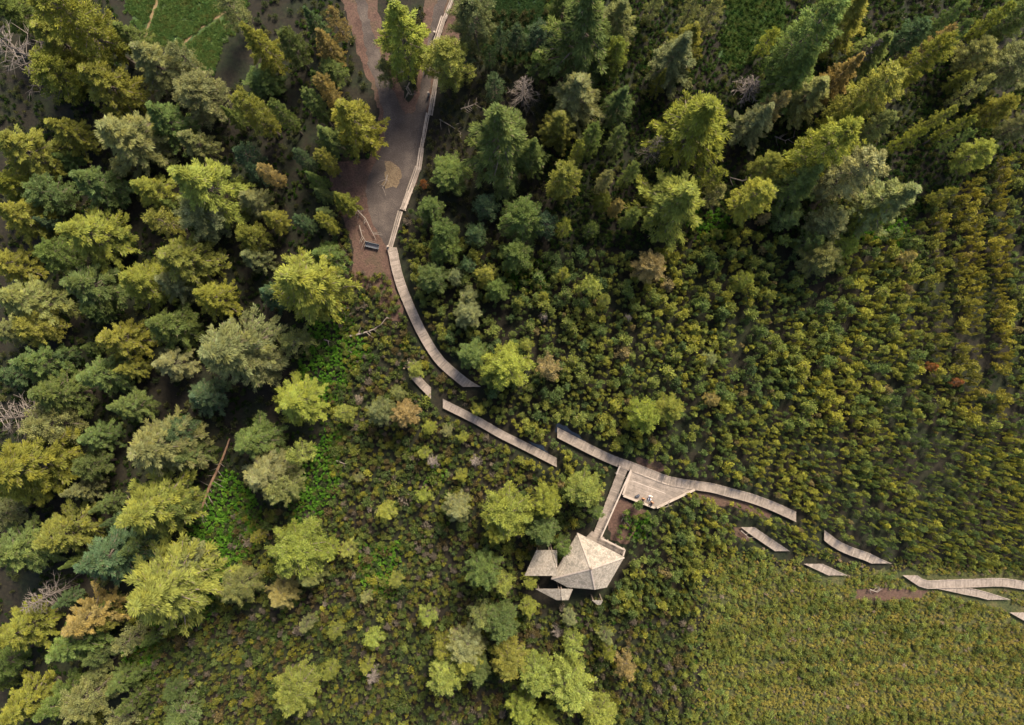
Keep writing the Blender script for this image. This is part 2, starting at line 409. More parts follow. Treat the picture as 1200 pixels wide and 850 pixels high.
def curb(a, b, w=0.28, h=0.16, nm='edge_curb'):
    m = MB(); A = P(*a, DZ) - off; B = P(*b, DZ) - off
    m.bar(A + Vector((0, 0, 0.06)), B + Vector((0, 0, 0.06)), w, h, 1.0); m.build(nm, M['pale'], vd)
curb((739.2, 552.5), (730, 580)); curb((730.5, 581), (767, 595.2)); curb((769.5, 595), (814, 573.8), 0.32)
seam = MB()
for a, b in (((741, 563.5), (780, 578.5)), ((744, 553.5), (784, 568.5))):
    A = P(*a, DZ) - off; B = P(*b, DZ) - off; seam.bar(A + Vector((0, 0, 0.006)), B + Vector((0, 0, 0.006)), 0.13, 0.03, 1.0)
seam.build('batten', M['pale'], vd)

def railing(pts_px, z, label, h=1.05, spacing=1.3):
    pts = [P(x, y, z + h) for x, y in pts_px]; o = Vector((pts[0].x, pts[0].y, 0))
    root = empty('handrail', o); tag(root, label, 'handrail', 'wooden handrails')
    rail = MB(); low = MB()
    for a, b in zip(pts, pts[1:]):
        a2 = a - o; b2 = b - o
        rail.bar(a2, b2, 0.19, 0.06, 1.0)
        low.bar(a2 - Vector((0, 0, 0.5)), b2 - Vector((0, 0, 0.5)), 0.05, 0.12, 1.0)
        n = max(1, int(round((b - a).length / spacing)))
        for i in range(n + (1 if b is pts[-1] else 0)):
            q = a2 + (b2 - a2) * (i / n); m = MB()
            m.bar((q.x, q.y, z - 0.1), (q.x, q.y, z + h - 0.032), 0.10, 0.10, 0.9); m.build('post', M['pale'], root)
    rail.build('rail', M['pale'], root); low.build('lower_rail', M['pale'], root)
railing([(739.3, 551.5), (704, 630.6), (732.4, 644.7), (730.2, 651.8)], 0.5, 'long pale handrail following the linking boardwalk to the pavilion corner')
railing([(726.5, 546.3), (722.5, 556)], 0.5, 'short pale handrail stub at the left corner of the walkway junction')

# ------------------------------------------------------------------ pavilion
def roof_slab(poly3, thick, mb_uv):
    pass
def uv_planar(me, up_axis_faces=True):
    uvl = me.uv_layers.new(name='roof')
    for p in me.polygons:
        n = p.normal
        e1 = Vector((0, 0, 1)).cross(n)
        e1 = e1.normalized() if e1.length > 1e-3 else Vector((1, 0, 0))
        e2 = n.cross(e1)
        for li in p.loop_indices:
            co = me.vertices[me.loops[li].vertex_index].co
            uvl.data[li].uv = (co.dot(e1), co.dot(e2))
EZ, AZ_ = 2.9, 5.1
cT = P(677, 625, EZ); cR = P(731.5, 653.5, EZ); cL = P(646, 678.5, EZ); apex = P(692.5, 667, AZ_)
cB = cL + (cR - cT); 
cB = Vector((cB.x, cB.y, EZ))
ctr = (cT + cR + cL + cB) / 4; ctr.z = 0
pav = empty('pavilion', (ctr.x, ctr.y, 0)); tag(pav, 'pavilion with a hipped cedar shingle roof at the end of the linking boardwalk', 'pavilion')
O = ctr
def roof_mesh(name, corners, apex_, mat, parent, thick=0.14, cuts=()):
    m = MB()
    n = len(corners)
    v = [c for c in corners] + [apex_] + [c - Vector((0, 0, thick)) for c in corners] + [apex_ - Vector((0, 0, thick))]
    f = []
    for i in range(n):
        j = (i + 1) % n
        f.append((i, j, n)); f.append((n + 1 + j, n + 1 + i, 2 * n + 1)); f.append((j, i, n + 1 + i, n + 1 + j))
    m.add(v, f)
    me = m.mesh(name, mat, cuts); uv_planar(me)
    return link_mesh(name, me, parent)
cn = [cT - O, cL - O, cB - O, cR - O]
cy = P(0, 690, 3.4).y - O.y
cut690 = [(Vector((0, cy, 0)), Vector((0, -1, 0)))]
roof_mesh('roof', cn, apex - O, M['shingle'], pav, cuts=cut690)
for c in cn:
    m = MB(); m.bar(c + Vector((0, 0, 0.03)), (apex - O) + Vector((0, 0, 0.03)), 0.20, 0.05, 0.95)
    m.build('ridge_cap', M['pale'], pav, cut690)
m = MB(); m.tube([(apex.x - O.x, apex.y - O.y, AZ_ - 0.05), (apex.x - O.x, apex.y - O.y, AZ_ + 0.16)], [0.22, 0.10], 8, 0.9); m.build('finial', M['post'], pav)
for i in range(4):
    a = cn[i]; b = cn[(i + 1) % 4]; m = MB()
    m.bar(a + Vector((0, 0, -0.20)), b + Vector((0, 0, -0.20)), 0.05, 0.16, 0.9); m.build('fascia', M['wood'], pav, cut690)
for c in cn:
    if c.y < cy + 0.2: continue
    q = Vector((c.x * 0.84, c.y * 0.84, 0)); m = MB(); m.bar((q.x, q.y, 0), (q.x, q.y, EZ + 0.2), 0.24, 0.24, 1.0); m.build('post', M['post'], pav)
fl = MB(); nrm = (cT - cL); nrm.z = 0; nrm.normalize()
flp = [(c.x * 0.90, c.y * 0.90) for c in cn]
ext = nrm * 1.35
flp = [(cT.x - O.x + ext.x - 0.2, cT.y - O.y + ext.y)] + [(cn[1].x * .9, cn[1].y * .9), (cn[2].x * .9, cn[2].y * .9)] + [(P(732.2, 645.5, 0.5) - O).to_tuple()[:2]]
flp[0] = (P(694, 622, 0.5) - O).to_tuple()[:2]
plank_poly(fl, flp, (cR - cT).to_tuple()[:2], 0.16, 0.485, 0.045, rng0, (0.8, 0.9, 0.95, 1.0, 1.06))
fl.build('floor', M['wood'], pav, cut690)
def roof_piece(name, poly, mats, label, slope_dir, rise_base, slope):
    """a loose piece of shingled roof resting on short props"""
    pts = []
    d = Vector(slope_dir).normalized()
    q = [P(x, y, rise_base) for x, y in poly]
    lo = min(Vector((p.x, p.y)).dot(d) for p in q)
    for (x, y) in poly:
        p = P(x, y, rise_base); hgt = (Vector((p.x, p.y)).dot(d) - lo) * slope
        pts.append(P(x, y, rise_base + hgt))
    o = sum(pts, Vector()) / len(pts); o.z = 0
    root = empty(name, o); tag(root, label, 'roof section', 'loose sections of shingled roof')
    m = MB(); n = len(pts); t = 0.14
    v = [p - o for p in pts] + [p - o - Vector((0, 0, t)) for p in pts]
    m.add(v, [tuple(range(n)), tuple(range(n, 2 * n))[::-1]] + [(i, (i + 1) % n, n + (i + 1) % n, n + i) for i in range(n)])
    me = m.mesh('shingle_slab', M['shingle']); uv_planar(me); link_mesh('shingle_slab', me, root)
    for p in pts:
        k = (p - o) * 0.82; zz = o.z + (sum((x.z for x in pts)) / n) + (p.z - sum((x.z for x in pts)) / n) * 0.82 - 0.14
        mm = MB(); mm.bar((k.x, k.y, 0), (k.x, k.y, zz), 0.16, 0.16, 1.0); mm.build('prop', M['post'], root)
    return root, o
du = (0.89, -0.46)
roof_piece('roof_section', [(628.5, 645), (645.5, 645), (652.4, 668), (652.4, 675), (614.5, 675)], None, 'larger grey shingled roof section standing left of the pavilion', du, 2.7, 0.55)
roof_piece('roof_section', [(645.9, 645), (652.9, 645), (652.9, 668)], None, 'narrow sunlit sliver of shingled roof against the larger section', (-0.46, -0.89), 3.2, 0.55)
roof_piece('roof_section', [(627.5, 690.5), (656.6, 690.5), (658, 703.5), (652, 703.5)], None, 'lower grey shingled roof section below the pavilion corner, left half', (0.46, 0.89), 2.7, 0.5)
roof_piece('roof_section', [(657, 690.5), (671.5, 690.5), (666, 703.5), (658.4, 703.5)], None, 'lower pinkish shingled roof section below the pavilion, right half', (-0.89, 0.46), 2.7, 0.5)
roof_piece('roof_section', [(694, 704), (706.5, 704), (704, 709), (700, 709)], None, 'smallest shingled roof corner poking from the bushes below the pavilion', (0.46, 0.89), 2.4, 0.4)

# ------------------------------------------------------------------ narrow plank walkway beside the gravel clearing
pw = empty('plank_walkway', P(457, 288)); tag(pw, 'narrow walkway of lengthwise planks running up beside the gravel clearing', 'walkway')
po = P(457, 288)
SEG = [([(533, -8), (521, 22)], 5), ([(520, 20), (511, 48), (505, 84)], 7), ([(506, 82), (514, 88)], 0), ([(512.5, 84), (504, 135)], 6), ([(501.5, 133), (496, 162), (493, 178)], 4.6), ([(494, 174), (490.5, 199)], 6), ([(490, 196), (472, 246)], 7.6), ([(469, 248), (457, 291)], 6)]
rr = random.Random(9)
for k, (pts, w) in enumerate(SEG):
    if w == 0: continue
    zz = 0.38 + 0.012 * (k % 2)
    q = [P(x, y, zz) - po for x, y in pts]; m = MB(); nl = 3 if w < 7 else 4; wm = w * S
    for a, b in zip(q, q[1:]):
        d = (b - a).normalized(); n = Vector((-d.y, d.x, 0)); L = (b - a).length; c = 0
        for j in range(nl):
            u = (j + 0.5) / nl - 0.5; pos = -0.05
            while pos < L:
                e = min(L + 0.05, pos + rr.uniform(2.2, 3.8))
                jj = rr.uniform(-0.03, 0.03)
                m.bar(a + d * pos + n * (u * wm + jj), a + d * (e - 0.03) + n * (u * wm + jj + rr.uniform(-.03, .03)), wm / nl - 0.05, 0.05, rr.choice((0.85, 1.0, 1.1, 1.25)))
                pos = e
        c = 0.4
        while c < L:
            m.bar(a + d * c + n * wm * .55 - Vector((0, 0, .08)), a + d * c - n * wm * .55 - Vector((0, 0, .08)), 0.14, 0.11, 0.5)
            for s_ in (-1, 1):
                e = a + d * c + n * s_ * wm * .4; m.bar((e.x, e.y, -0.05), (e.x, e.y, zz - 0.10), 0.1, 0.1, 0.5)
            c += 1.6
    m.build('plank_section', M['wood'], pw)

POSTS = [(509, 38, 'weathered marker post beside the walkway, uppermost of four'), (499, 81, 'weathered marker post beside the walkway under the pale crown'), (502, 109, 'weathered marker post at the right track fork'), (454.5, 289, 'weathered marker post at the head of the curving boardwalk')]
for x, y, lab in POSTS:
    m = MB(); m.tube([(0, 0, -0.1), (0, 0, 0.95), (0, 0, 1.0)], [0.17, 0.16, 0.11], 8, 1.0)
    o = m.build('marker_post', M['pale']); p = P(x, y, 0.8); o.location = (p.x, p.y, 0); tag(o, lab, 'post', 'marker posts along the walkway')

# bench by the clearing
bp_ = P(436.5, 289); bench = empty('bench', (bp_.x, bp_.y, 0), math.atan2(-4, 17)); tag(bench, 'grey metal-framed bench on the reddish soil below the gravel clearing', 'bench')
BM = {'g': plain('grey_bench_slats', (0.10, 0.105, 0.11)), 'k': plain('dark_bench_frame', (0.03, 0.032, 0.035), 0.5)}
s_ = MB()
for k in range(4): s_.box((0, -0.2 + k * 0.13, 0.45), (0.98, 0, 0), (0, 0.055, 0), (0, 0, 0.02), 1.0)
s_.build('seat', BM['g'], bench)
s_ = MB()
for k in range(3): s_.box((0, 0.27 + k * 0.03, 0.58 + k * 0.14), (0.98, 0, 0), (0, 0.012, 0.05), (0, 0.03, 0), 0.8)
s_.build('backrest', BM['g'], bench)
for sx in (-0.85, 0.85):
    l_ = MB(); l_.bar((sx, -0.24, 0), (sx, -0.24, 0.43), 0.07, 0.07); l_.bar((sx, 0.24, 0), (sx, 0.36, 0.95), 0.07, 0.07); l_.bar((sx, -0.26, 0.405), (sx, 0.27, 0.405), 0.07, 0.05)
    l_.bar((sx, -0.26, 0.62), (sx, 0.28, 0.62), 0.09, 0.04); l_.bar((sx, -0.26, .42), (sx, -0.26, .6), .05, .05)
    l_.build('leg', BM['k'], bench)

# ------------------------------------------------------------------ people on the deck
def person(loc, rz, pose, shirt, trousers, hair, label):
    root = empty('person', loc, rz); tag(root, label, 'person')
    V = []; E = []; Rd = []
    def v(p, r, par=None):
        V.append(p); Rd.append(r)
        if par is not None: E.append((par, len(V) - 1))
        return len(V) - 1
    # seated on the deck, facing +x, hip at z=.12
    if pose == 'sit':
        hip = v((0, 0, .13), .15); wa = v((-.03, 0, .32), .13, hip); ch = v((-.05, 0, .52), .15, wa); nk = v((-.02, 0, .68), .06, ch)
        hd = v((0.02, 0, .80), .095, nk); v((0.03, 0, .89), .09, hd); nose = v((0.115, 0, .80), .022, hd)
        for s in (-1, 1):
            v((0.02, s * .10, .80), .02, hd)
            h1 = v((.05, s * .1, .13), .1, hip); kn = v((.42, s * .16, .36), .065, h1); an = v((.72, s * .14, .06), .045, kn); v((.86, s * .16, .045), .04, an)
            sh = v((-.04, s * .19, .60), .065, ch); el = v((-.02, s * .27, .34), .046, sh); wr = v((.22, s * .2, .30), .032, el); pm = v((.30, s * .18, .31), .032, wr)
            for k in range(4): 
                f1 = v((.37, s * (.15 + .022 * k), .325), .010, pm); v((.40 + .01 * (k in (1, 2)), s * (.15 + .022 * k), .30), .009, f1)
            t1 = v((.31, s * .135, .325), .011, pm); v((.345, s * .12, .32), .010, t1)
    else:  # standing
        hip = v((0, 0, .92), .15); wa = v((0, 0, 1.1), .125, hip); ch = v((-.01, 0, 1.32), .155, wa); nk = v((0, 0, 1.48), .06, ch)
        hd = v((0.02, 0, 1.60), .095, nk); v((0.02, 0, 1.70), .09, hd); v((.115, 0, 1.60), .022, hd)
        for s in (-1, 1):
            v((0.01, s * .10, 1.60), .02, hd)
            h1 = v((0, s * .1, .86), .1, hip); kn = v((.03, s * .12, .48), .065, h1); an = v((-.02, s * .13, .08), .045, kn); v((.14, s * .15, .045), .04, an)
            sh = v((0, s * .2, 1.40), .065, ch); el = v((.02, s * .3, 1.14), .046, sh); wr = v((.2, s * .28, .98), .032, el); pm = v((.27, s * .27, .95), .032, wr)
            for k in range(4):
                f1 = v((.33, s * (.24 + .022 * k), .92), .010, pm); v((.355 + .01 * (k in (1, 2)), s * (.24 + .022 * k), .89), .009, f1)
            t1 = v((.28, s * .22, .94), .011, pm); v((.31, s * .205, .92), .010, t1)
    me = bpy.data.meshes.new('body'); me.from_pydata(V, E, [])
    ob = link_mesh('body', me, root)
    md = ob.modifiers.new('skin', 'SKIN'); md.use_smooth_shade = True
    for i, r in enumerate(Rd):
        me.skin_vertices[0].data[i].radius = (r, r)
    me.skin_vertices[0].data[0].use_root = True
    sb = ob.modifiers.new('sub', 'SUBSURF'); sb.levels = 1; sb.render_levels = 1
    dg = bpy.context.evaluated_depsgraph_get(); dg.update()
    m2 = bpy.data.meshes.new_from_object(ob.evaluated_get(dg)); ob.modifiers.clear(); ob.data = m2
    skin, sm_, tm = plain('skin', (0.42, 0.24, 0.16), 0.55), plain('shirt', shirt, 0.9), plain('trousers', trousers, 0.9)
    m2.materials.clear()
    for mm in (skin, sm_, tm): m2.materials.append(mm)
    a = m2.attributes.new('tone', 'FLOAT', 'POINT'); a.data.foreach_set('value', np.ones(len(m2.vertices), dtype=np.float32))
    hz = .22 if pose == 'sit' else .95; tz = .66 if pose == 'sit' else 1.46
    for p in m2.polygons:
        c = p.center; p.use_smooth = True
        if pose == 'sit':
            arm = abs(c.y) > .15 and c.z > .25 and c.x > .1 and c.z < .36 and c.x < .45 and abs(c.y) > .115 and False
            if c.z > tz: k = 0
            elif c.x > .14 and .26 < c.z < .36 and abs(c.y) > .11 and c.x < .42 and (c.z - (.14 + .6 * c.x)) > -0.02 and abs(c.y) > .165: k = 0
            elif c.x < .1 and c.z > hz: k = 1
            elif c.x > .12 and c.z > .27 and c.x < .24 and abs(c.y) > .2: k = 0
            else: k = 2
        else:
            if c.z > tz: k = 0
            elif c.x > .12 and c.z > .85: k = 0
            elif c.z > hz: k = 1
            else: k = 2
        p.material_index = k
    z0 = .80 if pose == 'sit' else 1.60
    hb = MB(); pts = []
    bm = bmesh.new(); bmesh.ops.create_icosphere(bm, subdivisions=2, radius=0.125)
    for q in bm.verts:
        if q.co.x > .03 and q.co.z < .05: q.co.x = .03
        if q.co.z < -.07: q.co.z = -.07
    hm = bpy.data.meshes.new('hair'); bm.to_mesh(hm); bm.free(); hm.materials.append(plain('hair', hair)); 
    aa = hm.attributes.new('tone', 'FLOAT', 'POINT'); aa.data.foreach_set('value', np.ones(len(hm.vertices), dtype=np.float32))
    ho = link_mesh('hair', hm, root); ho.location = (0.0, 0, z0 + .04)
    for s in (-1, 1):
        e = MB(); e.box((0.105, s * .035, z0 + .025), (.008, 0, 0), (0, .014, 0), (0, 0, .008), 1.0); e.build('eye', BM['k'], root)
    return root
def on_deck(px, py): 
    p = P(px, py, DZ + .3); return (p.x, p.y, DZ + 0.004)
person(on_deck(754, 584.5), R_(250), 'sit', (0.42, 0.20, 0.09), (0.12, 0.09, 0.07), (0.10, 0.05, 0.025), 'person in a tan-orange shirt sitting at the deck edge beside the backpack')
person(on_deck(762.2, 581.8), R_(255), 'sit', (0.72, 0.70, 0.68), (0.60, 0.60, 0.62), (0.32, 0.22, 0.12), 'person in white sitting farthest in on the deck')
person(on_deck(764.2, 588.6), R_(240), 'sit', (0.36, 0.19, 0.11), (0.05, 0.045, 0.05), (0.20, 0.10, 0.05), 'person in a brown top sitting nearest the deck point')
bpk = empty('backpack', on_deck(747.2, 581.7), 0.5); tag(bpk, 'dark grey backpack lying on the deck left of the seated people', 'backpack')
mbk = plain('backpack_cloth', (0.045, 0.047, 0.055))
m = MB(); m.tube([(-.32, 0, .14), (-.25, 0, .16), (.1, 0, .17), (.27, 0, .14), (.34, 0, .12)], [.10, .17, .18, .15, .07], 10); m.build('bag', mbk, bpk)
m = MB(); m.tube([(-.1, .1, .26), (.0, .12, .32), (.12, .1, .26)], [.02] * 3, 6); m.build('strap', mbk, bpk)
m = MB(); m.tube([(-.12, -.17, .1), (-.1, -.2, .12), (.1, -.2, .12), (.12, -.17, .1)], [.05, .09, .09, .05], 8); m.build('pocket', mbk, bpk)

# ------------------------------------------------------------------ foliage prototypes
def leaf_arrays(cen, dirs, L, Wd, rng):
    """kite-shaped leaf cards"""
    n = len(cen)
    d = dirs / np.linalg.norm(dirs, axis=1, keepdims=True)
    r = rng.normal(size=(n, 3)); s = np.cross(d, r); s /= np.linalg.norm(s, axis=1, keepdims=True) + 1e-9
    L = np.broadcast_to(L, (n,))[:, None]; Wd = np.broadcast_to(Wd, (n,))[:, None]
    v = np.stack([cen - d * L * 0.5, cen + s * Wd * 0.5 + d * L * 0.05, cen + d * L * 0.5, cen - s * Wd * 0.5 + d * L * 0.05], 1)
    return v.reshape(-1, 3)

def leaf_mesh(name, v, tone, mat, stems=None):
    n = len(v) // 4
    me = bpy.data.meshes.new(name)
    nv = len(v)
    me.vertices.add(nv); me.vertices.foreach_set('co', v.astype(np.float32).ravel())
    me.loops.add(nv); me.loops.foreach_set('vertex_index', np.arange(nv, dtype=np.int32))
    me.polygons.add(n); me.polygons.foreach_set('loop_start', np.arange(0, nv, 4, dtype=np.int32))
    me.polygons.foreach_set('loop_total', np.full(n, 4, dtype=np.int32))
    c = np.repeat(tone, 4, axis=0); c = np.concatenate([c, np.ones((len(c), 1))], 1)
    a = me.attributes.new('tone', 'FLOAT_COLOR', 'POINT'); a.data.foreach_set('color', c.astype(np.float32).ravel())
    me.materials.append(mat); me.update(calc_edges=True); me.validate()
    return me

def make_tree(seed, h, R, cb, prof, nb, ntuft, nleaf, lsz, elev=(-8, 50), droop=0.18, tuft_r=0.34, yellow=0.5, gap=0.0, feather=0.0, wr=0.42):
    """returns (trunk mesh, crown mesh)"""
    rng = np.random.default_rng(seed)
    tk = MB()
    top = np.array([rng.normal() * 0.3, rng.normal() * 0.3, h])
    def ax(z): 
        t = z / h; return np.array([top[0] * t * t, top[1] * t * t, z])
    r0 = 0.014 * h + 0.04
    zz = np.linspace(0, 0.985, 9)
    tk.tube([ax(h * t) for t in zz], [r0 * (1 - t) ** 0.8 * (1.35 if i == 0 else 1) + 0.015 for i, t in enumerate(zz)], 8, 1.0)
    V = []; T = []
    for i in range(nb):
        t = (i + rng.uniform(0, 1)) / nb
        if rng.uniform() < gap: continue
        z0 = h * (cb + (1 - cb) * t * 0.97)
        az = i * 2.39996 + rng.normal() * 0.35
        L = R * prof(t) * rng.uniform(0.68, 1.12)
        if L < 0.25: L = 0.25
        el = math.radians(elev[0] + (elev[1] - elev[0]) * t ** 1.3 + rng.normal() * 9)
        b0 = ax(z0); out = np.array([math.cos(az), math.sin(az), 0.0]); side = np.array([-out[1], out[0], 0])
        def bp(s): return b0 + out * (L * s * math.cos(el)) + np.array([0, 0, L * s * math.sin(el) - droop * L * s * s])
        br = max(0.012, 0.016 * L)
        tk.tube([bp(0), bp(.5), bp(.92)], [br * 1.4, br, br * .4], 4, rng.uniform(.9, 1.5), cap=False)
        nt_ = max(2, int(round(ntuft * (0.35 + 0.65 * L / R))))
        btone = rng.uniform(0.78, 1.2); byel = rng.uniform(0, 1)
        for k in range(nt_):
            s = 0.30 + 0.72 * ((k + rng.uniform(0, 1)) / nt_) ** 0.85
            wlat = (0.34 - .12 * feather) * L * (1.05 - s) + 0.10
            c = bp(s) + side * rng.normal() * wlat * 0.75 + np.array([0, 0, rng.normal() * 0.07 * L])
            n = int(nleaf * rng.uniform(.7, 1.3)); rad = tuft_r * rng.uniform(.75, 1.25)
            g = rng.normal(size=(n, 3)); g /= np.linalg.norm(g, axis=1, keepdims=True)
            rr_ = rng.uniform(0.3, 1.0, size=(n, 1))
            cen = c + g * rr_ * rad * np.array([1, 1, 0.75 - .35 * feather])
            dr = g * np.array([1, 1, 1 - .6 * feather]) + out * (0.55 + .7 * feather) + side * feather * np.sign(((c - b0) @ side) + 1e-6) * .5 + np.array([0, 0, 0.45 - .35 * feather]) + rng.normal(size=(n, 3)) * 0.35
            V.append(leaf_arrays(cen, dr, lsz * rng.uniform(.7, 1.3, n), lsz * wr * rng.uniform(.7, 1.3, n), rng))
            tt = np.empty((n, 3)); tt[:, 0] = btone * rng.uniform(.82, 1.18) * rng.uniform(.85, 1.15, n)
            tt[:, 1] = np.clip(yellow * (0.25 + 0.6 * byel) * (0.4 + 0.9 * (s > .7)) + rng.normal() * .15, 0, 1)
            tt[:, 2] = np.clip((rng.uniform(size=n) < 0.05) * 0.7, 0, 1)
            T.append(tt)
    # leader tuft
    V = np.concatenate(V); T = np.concatenate(T)
    return tk.mesh('trunk', M['bark']), leaf_mesh('crown', V, T, M['leaf'])

cone = lambda p: (lambda t: max(0.06, (1 - t) ** p) * min(1.0, 0.55 + 3.2 * t))
dome = lambda t: max(0.12, math.sqrt(max(0, 1 - (max(0, t - 0.3) / 0.72) ** 2))) * min(1.0, 0.6 + 1.6 * t)
cyl = lambda t: (0.95 if t < 0.72 else 0.95 * math.sqrt(max(0.03, 1 - ((t - 0.72) / 0.3) ** 2))) * min(1.0, 0.6 + 1.6 * t)
PROTO = {'fir': [], 'pine': [], 'col': [], 'small': []}
for k in range(4): PROTO['fir'].append((24., 4.6, make_tree(100 + k, 24, 4.6, 0.20, cone(0.74 + 0.08 * k), 105, 15, 26, 0.42, (-14, 46), 0.20, 0.34, 0.6, 0.0, 0.9, 0.24)))
for k in range(4): PROTO['pine'].append((17., 4.2, make_tree(200 + k, 17, 4.2, 0.28, dome, 95, 14, 30, 0.30, (-5, 60), 0.08, 0.46, 0.55, 0.0, 0.25, 0.34)))
for k in range(3): PROTO['col'].append((24., 3.2, make_tree(300 + k, 24, 3.2, 0.18, cyl, 120, 10, 26, 0.36, (0, 55), 0.12, 0.38, 0.65, 0.0, 0.6, 0.27)))
for k in range(4): PROTO['small'].append((8., 2.0, make_tree(400 + k, 8, 2.0, 0.15, dome, 46, 7, 24, 0.22, (0, 65), 0.06, 0.30, 0.55, 0.0, 0.3, 0.34)))

def make_dead(seed, h, R, nb):
    rng = np.random.default_rng(seed); tk = MB(); br_ = MB()
    tk.tube([(0, 0, 0), (.1, 0, h * .5), (.05, .1, h)], [0.018 * h, 0.011 * h, 0.02], 7, 0.8)
    for i in range(nb):
        t = (i + rng.uniform()) / nb; z0 = h * (0.2 + .79 * t); az = i * 2.4 + rng.normal() * .3
        L = R * (1 - t) ** 0.5 * rng.uniform(.6, 1.15) + .15; el = math.radians(-10 + 60 * t + rng.normal() * 12)
        o = np.array([math.cos(az), math.sin(az), 0]); sd2 = np.array([-o[1], o[0], 0])
        def bp(s): return np.array([0.05, 0.05, z0]) + o * L * s * math.cos(el) + np.array([0, 0, L * s * math.sin(el) - .15 * L * s * s])
        br_.tube([bp(0), bp(.5), bp(1)], [.055, .035, .012], 4, rng.uniform(.75, 1.25), cap=False)
        for k in range(7):
            s = rng.uniform(.3, .95); p = bp(s); q = p + o * L * .22 + sd2 * rng.normal() * L * .22 + np.array([0, 0, rng.normal() * .08 * L])
            br_.tube([p, q], [.028, .010], 3, rng.uniform(.7, 1.35), cap=False)
    return tk.mesh('trunk', M['dead']), br_.mesh('branches', M['dead'])
PROTO['dead'] = [(14., 3.4, make_dead(1, 14, 3.4, 60)), (14., 3.4, make_dead(2, 14, 3.4, 70))]
PROTO['snag'] = [(4., 1.0, make_dead(3, 4, 1.0, 60)), (4., 1.0, make_dead(4, 4, 1.0, 52))]

# ------------------------------------------------------------------ trees, one thing each
TINT = {'Y': (0.158, 0.168, 0.036), 'L': (0.178, 0.205, 0.046), 'G': (0.092, 0.126, 0.040), 'B': (0.062, 0.100, 0.050),
        'P': (0.150, 0.164, 0.068), 'O': (0.195, 0.160, 0.066), 'D': (1, 1, 1), 'R': (0.17, 0.075, 0.03)}
CNAME = {'Y': 'yellow-green', 'L': 'bright lime-green', 'G': 'mid-green', 'B': 'blue-green', 'P': 'pale olive', 'O': 'golden', 'D': 'bare grey', 'R': 'rusty red'}
